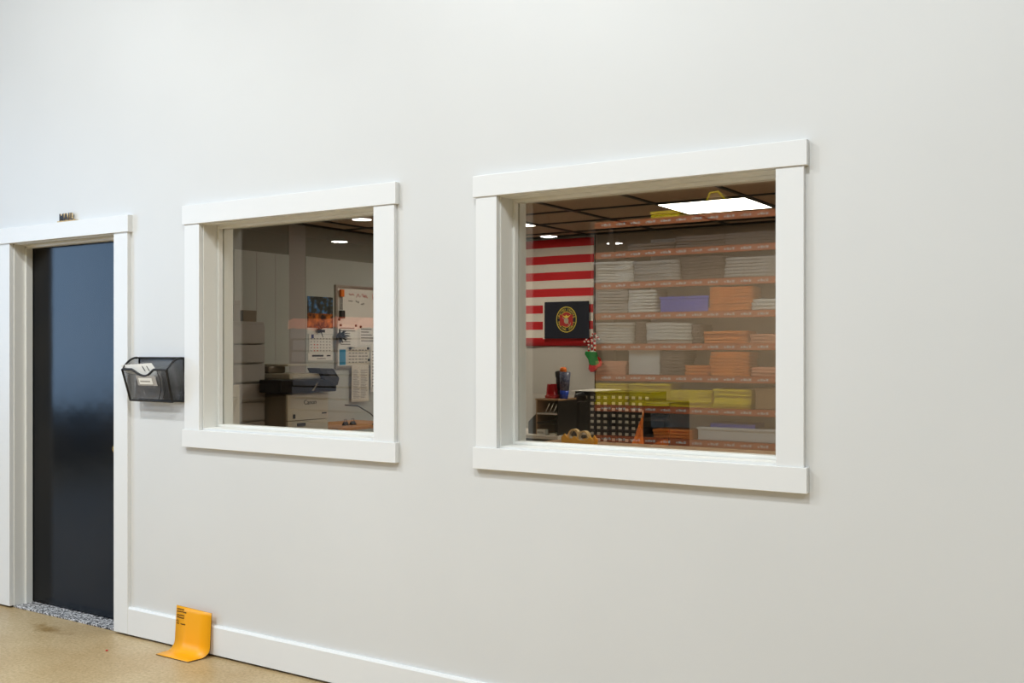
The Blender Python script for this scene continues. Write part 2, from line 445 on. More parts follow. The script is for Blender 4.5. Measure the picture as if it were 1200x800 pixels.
# recessed ceiling light panels; last two unseen, added for more office light
spots = [(-3.171+.343, 3.745, 'square white ceiling light panel above the drawer cabinets'), (-4.543-.343, 3.745, 'white ceiling light panel near the striped flag, half cut by the window edge'),
         (-1.113, 2.525, 'unseen added ceiling light panel out to the right of the wide window'), (-2.828, 1.305, 'unseen added ceiling light panel close behind the wide window')]
for x, y, lab in spots:
    t = thing('ceiling_light', (x, y, HC), lab, 'ceiling light', 'recessed office ceiling lights')
    bm = NB(); box(bm, x-.328, x+.328, y-.290, y+.290, HC-.003, HC+.004); obj('diffuser', bm, 'panel_glow', t)
    bm = NB()
    for a, b_, c, d in ((-.334, -.328, -.296, .296), (.328, .334, -.296, .296), (-.334, .334, -.296, -.290), (-.334, .334, .290, .296)): box(bm, x+a, x+b_, y+c, y+d, HC-.003, HC+.003)
    obj('frame', bm, 'black_grid', t)

# ------------------------------------------------------------------ striped flag on the back wall
def flag():
    X0, X1, Z0, Z1 = -5.974, -4.458, 1.523, 2.522
    t = thing('striped_flag', ((X0+X1)/2, YB, Z0), 'large red and white striped flag hung flat on the back office wall', 'flag')
    bm = NB(); n = 13; nx = 40
    def wav(x, z): return YB-.018-.006*math.sin(x*9+z*3)-.004*math.sin(x*23-z*5)
    for k in range(n):
        za, zb = Z1-(Z1-Z0)*k/n, Z1-(Z1-Z0)*(k+1)/n
        for i in range(nx):
            xa, xb = X0+(X1-X0)*i/nx, X0+(X1-X0)*(i+1)/nx
            mi = 0 if k % 2 == 0 else 1
            if k < 7 and (xa+xb)/2 < X0+.61: mi = 2
            quad(bm, [(xa, wav(xa, za), za), (xa, wav(xa, zb), zb), (xb, wav(xb, zb), zb), (xb, wav(xb, za), za)], mi)
    bmesh.ops.remove_doubles(bm, verts=bm.verts, dist=1e-4)
    o = obj('cloth', bm, ['red_fabric', 'white_fabric', 'blue_fabric'], t, smooth=True)
    s = o.modifiers.new('solid', 'SOLIDIFY'); s.thickness = .002
    bm = NB()
    for r in range(9):
        for c in range(6 if r % 2 == 0 else 5):
            cx = X0+.05+c*.1+(0 if r % 2 == 0 else .05); cz = Z1-.045-r*.056
            pts = [(cx+(.02 if j % 2 == 0 else .008)*math.sin(j*PI/5), YB-.036, cz+(.02 if j % 2 == 0 else .008)*math.cos(j*PI/5)) for j in range(10)]
            prism(bm, pts, (0, .003, 0))
    obj('star', bm, 'white_fabric', t)['kind'] = 'stuff'
flag()

# navy banner with round emblem, over the flag
def banner():
    y = YB-.05
    X0, Z0, X1, Z1 = -4.963, 1.592, -4.487, 1.935
    t = thing('navy_banner', ((X0+X1)/2, y, Z0), 'small navy banner with a round red and yellow emblem over the striped flag', 'banner')
    bm = NB(); box(bm, X0, X1, y, y+.004, Z0, Z1); obj('cloth', bm, 'navy_fabric', t)
    bm = NB(); box(bm, X0-.016, X0, y-.001, y+.005, Z0-.004, Z1+.002); obj('hem', bm, 'white_fabric', t)['label'] = 'white heading strip'
    cx, cz, rx, rz = (X0+X1)/2+.0, 1.768, .108, .120
    def ell(s, n=48, yy=y-.001): return [(cx+rx*s*math.cos(2*PI*i/n), yy, cz+rz*s*math.sin(2*PI*i/n)) for i in range(n)]
    bm = NB()
    def ring(s0, s1, mi, yy):
        A, B = ell(s0, 48, yy), ell(s1, 48, yy)
        for i in range(48): quad(bm, [A[i], A[(i+1) % 48], B[(i+1) % 48], B[i]], mi)
    ring(1.0, .94, 0, y-.0015); ring(.62, .58, 0, y-.0022)
    prism(bm, [(p[0], y-.001, p[2]) for p in ell(.60)], (0, -.0008, 0), 1)
    # red block across the middle, globe, anchor and bird
    box(bm, cx-.07, cx+.07, y-.0026, y-.002, cz-.058, cz+.045, 1)
    prism(bm, [(cx+.024*math.cos(2*PI*i/20), y-.003, cz-.012+.028*math.sin(2*PI*i/20)) for i in range(20)], (0, -.0008, 0), 2)
    prism(bm, [(cx-.045, y-.003, cz+.04), (cx-.012, y-.003, cz+.030), (cx, y-.003, cz+.045), (cx+.012, y-.003, cz+.030), (cx+.045, y-.003, cz+.04), (cx+.014, y-.003, cz+.014), (cx-.014, y-.003, cz+.014)], (0, -.0008, 0), 0)
    tube(bm, [(cx-.04, y-.0035, cz+.02), (cx+.035, y-.0035, cz-.05)], .003, 6, 2)
    tube(bm, [(cx+.018, y-.0035, cz-.058), (cx+.04, y-.0035, cz-.052), (cx+.047, y-.0035, cz-.03)], .003, 6, 2)
    obj('emblem', bm, ['emblem_yellow', 'emblem_red', 'emblem_grey'], t)
    def arc(bm, s, a0, a1, top):
        for i, ch in enumerate(s):
            a = a0+(a1-a0)*i/(len(s)-1)
            px, pz = cx+rx*.77*math.cos(a), cz+rz*.77*math.sin(a)
            rot = (a-PI/2) if top else (a+PI/2)
            text_bm(bm, ch, .030, Matrix.Translation((px, y-.0015, pz)) @ Matrix.Rotation(-rot, 4, 'Y') @ Matrix.Rotation(PI/2, 4, 'X') @ Matrix.Translation((0, -.010, 0)), .0005, 'CENTER')
    for wrd, a0, a1, tp in (('UNITED STATES', PI*.92, PI*.08, True), ('MARINE CORPS', PI*1.10, PI*1.90, False)):
        bm = NB(); arc(bm, wrd, a0, a1, tp); obj('lettering', bm, 'emblem_yellow', t)['label'] = 'yellow lettering %s the emblem' % ('over' if tp else 'under')
banner()

# christmas stocking
def stocking():
    y = YB-.075
    t = thing('christmas_stocking', (-4.46, y, 1.30), 'small green and red christmas stocking hanging at the corner of the striped flag', 'stocking')
    def pr(pts, m, name, lab=None, th=.03):
        bm = NB(); prism(bm, [(x, y, z) for x, z in pts], (0, th, 0)); o = obj(name, bm, m, t, bevel=.006)
        if lab: o['label'] = lab
    pr([(-4.515, 1.475), (-4.405, 1.468), (-4.392, 1.42), (-4.37, 1.365), (-4.40, 1.345), (-4.455, 1.345), (-4.475, 1.36), (-4.485, 1.40), (-4.52, 1.445)], 'green_felt', 'sock_body', 'green felt middle of the stocking')
    pr([(-4.475, 1.36), (-4.455, 1.345), (-4.405, 1.345), (-4.40, 1.31), (-4.43, 1.285), (-4.46, 1.283), (-4.482, 1.31)], 'red_felt', 'toe', 'red felt toe', .034)
    pr([(-4.392, 1.425), (-4.37, 1.41), (-4.352, 1.37), (-4.358, 1.34), (-4.40, 1.318), (-4.402, 1.348), (-4.372, 1.368)], 'red_felt', 'heel', 'red felt heel', .034)
    bm = NB()
    tube(bm, [(-4.44, y+.015, 1.50), (-4.435, y+.03, 1.56), (-4.425, y+.04, 1.64)], .003, 6); obj('hanging_loop', bm, 'red_felt', t)
    for k, (dx, h, s) in enumerate(((-.035, .10, -1), (0, .155, 1), (.028, .12, 1))):
        c = thing('candy_cane', (-4.45+dx, y+.015, 1.50), 'red and white candy canes sticking out of the christmas stocking', 'candy cane', 'candy canes in the stocking')
        bm = NB(); P = [(-4.45+dx, y+.015, 1.455+h*i/6) for i in range(7)] + [(-4.45+dx+s*.022*(1-math.cos(a)), y+.015, 1.455+h+.026*math.sin(a)) for a in (.6, 1.2, 1.8, 2.5, 3.1)]
        for i in range(len(P)-1): tube(bm, [P[i], P[i+1]], .010, 8, i % 2)
        obj('cane', bm, ['white_fabric', 'red_felt'], c)
stocking()

# ------------------------------------------------------------------ drawer cabinets on their base
def drawer_cabinet(x0, cols, rows, cw, rh, ztop, label, y=4.15, depth=.28, side=0):
    W = cols*cw+.02+side; H = rows*rh+.035
    t = thing('parts_drawer_cabinet', (x0+W/2, y, ztop-H), label, 'drawer cabinet', 'small parts drawer cabinets at the back')
    bm = NB()
    box(bm, x0, x0+W, y+depth-.01, y+depth, ztop-H, ztop); box(bm, x0, x0+W, y, y+depth, ztop-.022, ztop); box(bm, x0, x0+W, y, y+depth, ztop-H, ztop-H+.012)
    for c in range(cols+1):
        xx = x0+.01+c*cw; box(bm, xx-.003, xx+.003, y, y+depth, ztop-H, ztop-.02)
    box(bm, x0, x0+.006, y, y+depth, ztop-H, ztop); box(bm, x0+W-.006-side, x0+W, y, y+depth, ztop-H, ztop)
    for r in range(rows+1):
        zz = ztop-.024-r*rh; box(bm, x0, x0+W, y+.002, y+depth, zz-.0015, zz+.0015)
    obj('case', bm, 'black', t)
    first = None
    for r in range(rows):
        for c in range(cols):
            cx, cz = x0+.01+(c+.5)*cw, ztop-.024-(r+.5)*rh
            if first is None:
                bm = NB(); box(bm, cx-cw/2+.005, cx+cw/2-.005, y-.004, y+depth-.03, cz-rh/2+.004, cz+rh/2-.004)
                box(bm, cx-.008, cx+.008, y-.014, y-.004, cz-rh/2+.006, cz-rh/2+.012)
                d = obj('drawer', bm, 'charcoal', t)
                bm = NB(); box(bm, cx-.0145, cx+.0145, y-.0062, y-.0042, cz-.009, cz+.014)
                l = obj('label_card', bm, 'label_white', d); first = (d, l, Vector((cx, 0, cz)))
            else:
                dv = Vector((cx, 0, cz))-first[2]
                d2 = first[0].copy(); C.objects.link(d2); d2.location = first[0].location+dv
                l2 = first[1].copy(); C.objects.link(l2); l2.parent = d2
                l2.scale = (random.uniform(.8, 1.15), 1, 1) if False else (1, 1, 1)
drawer_cabinet(-4.238, 5, 8, .0618, .050, 1.137, 'black cabinet of many tiny labelled drawers with a white sheet on top')
drawer_cabinet(-3.914, 6, 8, .0607, .050, 1.142, 'black cabinet of many tiny labelled drawers beside the orange pennant')
bm = NB(); box(bm, -4.6, -3.52, 4.02, 4.50, .0, .67); box(bm, -4.62, -3.51, 4.0, 4.52, .67, .70)
o = obj('storage_cabinet', bm, 'black', origin=(-3.98, 4.25, 0)); tag(o, 'low black storage cabinet carrying the tiny drawer cabinets', 'cabinet')
bm = NB(); v = [(-4.27, 4.14, 1.140), (-4.03, 4.12, 1.140), (-3.93, 4.40, 1.147), (-4.19, 4.40, 1.147)]
prism(bm, v, (0, 0, .004)); o = obj('paper_sheet', bm, 'paper', origin=(-4.15, 4.25, 1.140)); tag(o, 'white paper sheet lying on top of the tiny drawer cabinets', 'paper')

# open black shelf to the right of the drawers
def open_shelf():
    x0, x1, y0, y1, zt = -3.50, -3.27, 3.92, 4.3, 1.075
    t = thing('open_shelf', ((x0+x1)/2, (y0+y1)/2, 0), 'black open shelf unit at the right end of the tiny drawer cabinets', 'shelf')
    bm = NB(); box(bm, x0, x1, y1-.01, y1, .0, zt); obj('back_panel', bm, 'black', t)
    for xx in (x0, x1-.012):
        bm = NB(); box(bm, xx, xx+.012, y0, y1, 0, zt); obj('side_panel', bm, 'black', t)
    for zz in (.2, .70, .80, .93, zt-.03):
        bm = NB(); box(bm, x0+.012, x1-.012, y0+.004, y1-.01, zz, zz+.02); obj('shelf_board', bm, 'charcoal', t)
    bm = NB()
    pts = [(x0+.03, .72), (x1-.02, .72), (x1-.025, .785), (x1-.07, .79), (x0+.12, .775)]
    prism(bm, [(x, y0+.03, z) for x, z in pts], (0, .2, 0)); o = obj('folded_cloth', bm, 'orange_fabric', origin=((x0+x1)/2, y0+.1, .72), bevel=.01)
    tag(o, 'folded orange cloth lying in the black open shelf', 'cloth')
open_shelf()

# orange furled pennant standing in front of the drawers
def pennant():
    x, y, zb = -3.50, 3.80, .692
    t = thing('orange_pennant', (x, y, zb), 'furled orange fabric pennant standing upright before the tiny drawers', 'pennant')
    for s, w_, top in ((-1, .058, .27), (1, .058, .31)):
        bm = NB()
        pts = []; n = 12
        for i in range(n+1):
            f = i/n; pts.append((x+s*.030*(1-f)+.055*f+.004*math.sin(f*7+s), y+s*.006, zb+.0+top*f))
        tube(bm, pts, [max(.004, w_*.5*(1-f/n)**.8) for f in range(n+1)], 10)
        obj('cloth_fold', bm, 'orange_fabric', t)
    bm = NB(); tube(bm, [(x+.05, y, zb+.26), (x+.058, y, zb+.33)], .004, 6); obj('pole', bm, 'tan_wood', t)
    bm = NB(); lathe(bm, [(.055, 0), (.055, .012), (.02, .02)], (x, y, zb), 20); obj('base', bm, 'black', t)
pennant()
bm = NB(); box(bm, -3.62, -3.30, 3.66, 3.90, .66, .692); box(bm, -3.60, -3.57, 3.68, 3.71, 0, .66); box(bm, -3.35, -3.32, 3.68, 3.71, 0, .66); box(bm, -3.60, -3.57, 3.86, 3.89, 0, .66); box(bm, -3.35, -3.32, 3.86, 3.89, 0, .66)
o = obj('side_table', bm, 'black', origin=(-3.46, 3.82, 0)); tag(o, 'small black side table under the orange pennant', 'table')

# ------------------------------------------------------------------ desk hutch on the light desk
def hutch():
    x0, x1, y0, y1, z0, z1 = -4.105, -3.905, 3.30, 3.58, .838, 1.113
    t = thing('desk_hutch', ((x0+x1)/2, (y0+y1)/2, z0), 'small black desktop shelf with two light shelves holding cups on top', 'desktop shelf')
    bm = NB(); box(bm, x0, x1, y1-.01, y1, z0, z1-.012); obj('back_panel', bm, 'black', t)
    bm = NB(); box(bm, x0, x0+.012, y0, y1-.01, z0, z1-.012); obj('side_panel', bm, 'tan_wood', t)
    bm = NB(); box(bm, x1-.012, x1, y0, y1-.01, z0, z1-.012); obj('side_panel', bm, 'black', t)
    for zz, m in ((z1-.012, 'tan_wood'), (z0+.155, 'light_top'), (z0+.085, 'black')):
        bm = NB(); box(bm, x0-(.006 if zz > 1.1 else -.012), x1+(.002 if zz > 1.1 else -.012), y0-.004, y1-.01, zz, zz+.012); obj('shelf_board', bm, m, t)
    for k in range(3):
        a = .05+k*.035
        bm = NB(); tube(bm, [(x0+a+.03, y0+.01, z0+.172+.0), (x0+a+.065, y0+.012, z1-.035)], .0035, 6)
        tag(obj('pen', bm, 'paper', origin=(x0+a+.03, y0+.01, z0+.172)), 'pale pen leaning inside the black desktop shelf', 'pen', 'pens in the desktop shelf')
    bm = NB(); box(bm, x0+.012, x0+.085, y0-.005, y0+.04, z0, z0+.040, 0); text_bm(bm, 'ocos', .026, MF(x0+.018, y0-.006, z0+.012), .0005, mi=1)
    bm2 = bm; o = obj('card_box', bm2, ['box_white', 'ink'], origin=(x0+.05, y0+.02, z0)); tag(o, 'small white card box with dark marks at the foot of the desktop shelf', 'box')
    bm = NB(); box(bm, x0+.12, x1-.02, y0+.0, y0+.08, z0, z0+.012); tag(obj('paper_pad', bm, 'paper_cream', origin=(x0+.15, y0+.04, z0), bevel=.002), 'cream paper pad on the light desk under the desktop shelf', 'paper pad')
hutch()
def desk():
    t = thing('light_desk', (-4.3, 3.45, 0), 'light topped desk with black front under the desktop shelf', 'desk')
    bm = NB(); box(bm, -5.0, -3.88, 3.25, 3.75, .81, .838); obj('desk_top', bm, 'light_top', t, bevel=.003)
    bm = NB(); box(bm, -4.98, -3.885, 3.29, 3.74, .0, .81); obj('cabinet_body', bm, 'black', t)
desk()
# things on top of the hutch
def cup(name, x, y, z, prof, m, label, cat, tilt=0, sc_=1.15):
    t = bpy.data.objects.new(name, None); C.objects.link(t); t.location = (x, y, z); tag(t, label, cat); t.rotation_euler = (0, tilt, 0); t.scale = (sc_, sc_, sc_*1.08); return t
t = cup('red_cup', -4.02, 3.40, 1.113, 0, 0, 'shiny red upturned cup on the desktop shelf', 'cup')
bm = NB(); lathe(bm, [(.048, 0), (.048, .008), (.042, .012), (.034, .085), (.030, .090)], n=28); obj('body', bm, 'red_gloss', t)
bm = NB(); lathe(bm, [(.049, .010), (.050, .014), (.048, .018)], n=28); obj('rim', bm, 'red_gloss', t)
t = cup('patterned_tumbler', -3.925, 3.42, 1.113, 0, 0, 'blue and grey patterned tumbler with an orange lid on the desktop shelf', 'tumbler', .05)
bm = NB(); lathe(bm, [(.026, 0), (.030, .05)], n=24); obj('base', bm, 'tumbler_blue', t)['label'] = 'bright blue base'
bm = NB(); lathe(bm, [(.030, .05), (.037, .165), (.034, .165)], n=24); obj('body', bm, 'tumbler', t)
bm = NB(); lathe(bm, [(.001, .160), (.022, .160), (.024, .178), (.018, .192), (.002, .194)], (-.016, 0, 0), n=20); obj('lid', bm, 'orange_plastic', t)['label'] = 'orange lid'
t = cup('black_bottle', -3.975, 3.47, 1.113, 0, 0, 'leaning black bottle behind the patterned tumbler', 'bottle', -.14)
bm = NB(); lathe(bm, [(.024, 0), (.026, .10), (.022, .13)], n=20); obj('body', bm, 'black', t)
bm = NB(); lathe(bm, [(.022, .13), (.024, .135), (.024, .165), (.018, .17)], n=20); obj('cap', bm, 'charcoal', t)
# mesh letter sorter at the left of the hutch
bm = NB(); prism(bm, [(-4.20, 3.34, .838), (-4.125, 3.34, .838), (-4.125, 3.34, 1.0), (-4.20, 3.34, .93)], (0, .10, 0)); o = obj('letter_sorter', bm, 'dark_grey', origin=(-4.16, 3.4, .838), bevel=.003)
tag(o, 'dark sloping letter sorter at the left of the desktop shelf', 'letter sorter')
bm = NB(); tube(bm, [(-3.96, 3.64, 1.06), (-3.94, 3.66, 1.12), (-3.91, 3.68, 1.135), (-3.89, 3.70, 1.10)], [.015, .03, .028, .012], 12)
box(bm, -3.97, -3.885, 3.60, 3.73, .838, 1.08); o = obj('black_bag', bm, 'black', origin=(-3.93, 3.67, .838), bevel=.010); tag(o, 'slumped black bag standing behind the desktop shelf', 'bag')

# ------------------------------------------------------------------ packing bench near the window with tape dispensers
def bench():
    t = thing('packing_bench', (-2.6, 2.6, 0), 'packing bench just behind the wide window carrying the tape dispensers', 'bench')
    bm = NB(); box(bm, -3.7, -1.6, 2.2, 2.95, .80, .845); obj('bench_top', bm, 'tan_wood', t, bevel=.003)
    for x in (-3.65, -1.65):
        for y in (2.25, 2.9):
            bm = NB(); box(bm, x-.025, x+.025, y-.025, y+.025, 0, .80); obj('leg', bm, 'dark_grey', t)
bench()
def dispenser(x, y, z, label, fl=1):
    t = thing('tape_dispenser', (x, y, z), label, 'tape dispenser', 'mustard tape dispensers on the packing bench')
    bm = NB(); pts = [(-.075, 0), (.075, 0), (.080, .055), (.052, .085), (.046, .072), (.020, .050), (-.030, .052), (-.060, .078), (-.078, .070), (-.080, .02)]
    prism(bm, [(x+fl*a, y-.035, z+b) for a, b in pts], (0, .012, 0)); prism(bm, [(x+fl*a, y+.023, z+b) for a, b in pts], (0, .012, 0))
    box(bm, x-.075, x+.075, y-.023, y+.023, z, z+.02); obj('body', bm, 'mustard', t, bevel=.004)
    bm = NB()
    for i in range(28):
        a0, a1 = 2*PI*i/28, 2*PI*(i+1)/28
        P = lambda r, a, yy: (x-fl*.005+r*math.cos(a), yy, z+.074+r*math.sin(a))
        for ra, rb, ya, yb, mi in ((.039, .039, y-.02, y+.02, 0), (.029, .029, y+.02, y-.02, 1), (.029, .039, y-.02, y-.02, 0), (.039, .029, y+.02, y+.02, 0)):
            f = quad(bm, [P(ra, a0, ya), P(ra, a1, ya), P(rb, a1, yb), P(rb, a0, yb)], mi); f.smooth = True
    obj('tape_roll', bm, ['tape_roll', 'core_card'], t)['label'] = 'tan roll of tape'
    bm = NB(); lathe(bm, [(.010, -.024), (.012, -.024), (.012, .024), (.010, .024)], (x-fl*.005, y, z+.074), 20, 'y'); obj('hub', bm, 'charcoal', t)
dispenser(-3.365, 2.58, .845, 'left of the two mustard tape dispensers behind the wide window', -1)
dispenser(-3.230, 2.49, .845, 'right of the two mustard tape dispensers behind the wide window')

# ------------------------------------------------------------------ left office wall: calendar, whiteboard, papers
PX = XL+.008
def paper(name, y0, y1, z0, z1, label, cat, lines=6, cols=1, m='paper', x=PX, slant=0, blocks=False, group=None, text=None):
    bm = NB(); box(bm, x, x+.0015, y0, y1, z0, z1)
    rnd = random.Random(int(abs(y0*1000)+z0*77))
    H = z1-z0; W = y1-y0
    for c in range(cols):
        for i in range(lines):
            za = z1-H*(.12+.8*i/lines); ya = y0+W*(.08+.88*c/cols); yb = ya+W*(.80/cols)*(rnd.uniform(.55, 1))
            if blocks and rnd.random() < .15: continue
            box(bm, x+.0012, x+.0021, ya, yb, za-H*.33/lines, za, 1)
    if slant:
        bmesh.ops.rotate(bm, verts=bm.verts, cent=(x, (y0+y1)/2, z1), matrix=Matrix.Rotation(slant, 3, 'X'))
    o = obj(name, bm, [m, 'ink_grey'], origin=(x, (y0+y1)/2, z0)); return tag(o, label, cat, group)

t = thing('wall_calendar', (PX, 3.13, 1.40), 'wall calendar with a dark colourful picture over its month page', 'calendar')
t['_o'] = [PX, 3.13, 1.40]
bm = NB(); box(bm, PX, PX+.003, 2.975, 3.290, 1.675, 1.945); pc = obj('picture_page', bm, 'calendar_photo', t); pc['label'] = 'dark blue and orange picture page'
bm = NB(); box(bm, PX, PX+.003, 2.975, 3.290, 1.625, 1.674); box(bm, PX+.003, PX+.0035, 3.14, 3.19, 1.637, 1.662, 1); obj('title_strip', bm, ['paper', 'ink'], t)
bm = NB(); box(bm, PX, PX+.004, 2.995, 3.285, 1.462, 1.622)
for r in range(5):
    for c in range(7):
        yy = 3.012+c*.038; zz = 1.578-r*.026
        box(bm, PX+.004, PX+.0046, yy, yy+.015, zz, zz+.009, 2 if (c in (1, 2) and r > 1) else 1)
box(bm, PX+.004, PX+.0046, 3.02, 3.05, 1.585, 1.618, 3)
obj('month_page', bm, ['paper', 'ink_grey', 'ink_red', 'blue_fabric'], t)
bm = NB(); box(bm, PX, PX+.003, 2.985, 3.285, 1.395, 1.458); box(bm, PX+.003, PX+.0036, 3.03, 3.17, 1.428, 1.444, 1); box(bm, PX+.003, PX+.0036, 3.21, 3.26, 1.43, 1.442, 1); box(bm, PX+.003, PX+.0036, 3.09, 3.2, 1.408, 1.414, 1)
obj('foot_strip', bm, ['paper', 'ink'], t)

t = thing('whiteboard', (PX, 3.75, 1.33), 'white dry erase board with red and black writing on the left office wall', 'whiteboard')
bm = NB(); box(bm, PX, PX+.010, 3.33, 4.52, 1.34, 2.04); obj('board', bm, 'whiteboard', t)
bm = NB()
for a in ((3.31, 3.335, 1.32, 2.06), (4.51, 4.535, 1.32, 2.06)): box(bm, PX, PX+.018, *a)
box(bm, PX, PX+.018, 3.335, 4.51, 2.035, 2.06); box(bm, PX, PX+.018, 3.335, 4.51, 1.32, 1.345)
obj('frame', bm, 'aluminium', t)
bm = NB()
rnd = random.Random(3)
def scrib(bm, y, z, n, h, mi, step=.022):
    for i in range(n):
        p = [(PX+.011, y+i*step+rnd.uniform(-.006, .006), z+rnd.uniform(-h, h)*.5) for _ in range(4)]
        p = [(a, b+j*step*.25, c) for j, (a, b, c) in enumerate(p)]
        tube(bm, p, .0022, 4, mi)
scrib(bm, 3.49, 1.985, 3, .02, 0); scrib(bm, 3.59, 1.975, 7, .035, 0); scrib(bm, 3.80, 1.975, 3, .05, 0)
scrib(bm, 3.48, 1.925, 3, .015, 1); scrib(bm, 3.58, 1.922, 2, .03, 1); scrib(bm, 3.65, 1.91, 2, .04, 1)
obj('writing', bm, ['ink_red', 'ink'], t)
bm = NB(); box(bm, PX+.018, PX+.04, 3.355, 3.40, 1.955, 2.02); o = obj('marker_holder', bm, 'orange_plastic', origin=(PX+.018, 3.38, 1.955), bevel=.004); tag(o, 'orange marker holder at the top left corner of the whiteboard', 'marker holder')
for yy in (3.362, 3.384):
    bm = NB(); tube(bm, [(PX+.025, yy, 1.955), (PX+.025, yy, 1.84)], .004, 6); tag(obj('hanging_cord', bm, 'dark_grey', origin=(PX+.025, yy, 1.84)), 'dark cord hanging from the orange marker holder', 'cord', 'cords under the marker holder')
bm = NB(); box(bm, PX+.012, PX+.045, 3.355, 3.405, 1.765, 1.835); o = obj('board_eraser', bm, 'black', origin=(PX+.02, 3.38, 1.765), bevel=.006); tag(o, 'black felt eraser hanging on the left side of the whiteboard', 'eraser')
# spiky black magnet
bm = NB(); lathe(bm, [(.005, -.02), (.025, -.012), (.03, 0), (.025, .012), (.005, .02)], (PX+.045, 3.335, 1.612), 12, 'x')
for i in range(26):
    a = rnd.uniform(0, 2*PI); e = rnd.uniform(-.3, 1.2); d = Vector((math.sin(e), math.cos(e)*math.cos(a), math.cos(e)*math.sin(a)))
    c = Vector((PX+.045, 3.335, 1.612)); tube(bm, [c+d*.02, c+d*rnd.uniform(.065, .085)], [.007, .002], 5)
o = obj('spiky_magnet', bm, 'black', origin=(PX+.02, 3.335, 1.612)); tag(o, 'black spiky pompom stuck on the left edge of the whiteboard', 'magnet')
bm = NB(); lathe(bm, [(.003, 0), (.022, .004), (.02, .02)], (PX+.003, 3.11, 1.655), 12, 'x')
for i in range(16):
    a = rnd.uniform(0, 2*PI); e = rnd.uniform(-.2, 1); d = Vector((abs(math.sin(e)), math.cos(e)*math.cos(a), math.cos(e)*math.sin(a)))
    c = Vector((PX+.02, 3.11, 1.67)); tube(bm, [c+d*.01, c+d*rnd.uniform(.04, .09)], [.006, .002], 5)
o = obj('spiky_magnet', bm, 'black', origin=(PX+.01, 3.11, 1.64)); tag(o, 'black spiky decoration on the lower middle of the calendar picture', 'magnet')

WX = PX+.010
paper('pinned_paper', 3.36, 3.60, 1.50, 1.71, 'white printed sheet pinned at the left of the whiteboard beside the spiky pompom', 'paper', 7, 1, x=WX)
paper('pinned_paper', 3.63, 3.87, 1.535, 1.70, 'white printed sheet with lines pinned right of centre on the whiteboard', 'paper', 5, 1, x=WX)
paper('pinned_paper', 3.46, 3.76, 1.34, 1.51, 'white grid chart pinned low on the whiteboard beside the blue sheet', 'paper', 5, 6, x=WX, m='paper_cream')
paper('pinned_paper', 3.77, 4.05, 1.10, 1.53, 'long white list pinned down the right of the whiteboard past its lower edge', 'paper', 12, 1, x=WX+.010)
paper('pinned_paper', 3.50, 3.73, 1.02, 1.345, 'curling printed list with two dark columns hanging below the whiteboard', 'paper', 22, 2, x=WX+.022, slant=0, m='paper_cream')
bm = NB(); box(bm, WX, WX+.002, 3.365, 3.445, 1.352, 1.49); tag(obj('blue_sheet', bm, 'sheet_blue', origin=(WX, 3.4, 1.36)), 'bright blue sheet in the lower left corner of the whiteboard', 'paper')
for (yy, zz) in ((3.375, 1.705), (3.575, 1.705), (3.64, 1.695), (3.86, 1.69), (3.50, 1.50), (3.74, 1.50), (3.75, 1.395), (3.355, 1.755)):
    bm = NB(); lathe(bm, [(.011, 0), (.012, .008), (.008, .010)], (WX+.003, yy, zz), 14, 'x'); tag(obj('magnet', bm, 'black', origin=(WX, yy, zz)), 'small round black magnet holding papers on the whiteboard', 'magnet', 'round magnets on the whiteboard')
bm = NB(); box(bm, WX, WX+.03, 3.885, 3.93, 1.53, 1.60); tag(obj('black_clip', bm, 'black', origin=(WX, 3.9, 1.53), bevel=.004), 'larger black clip at the right of the pinned papers', 'clip')

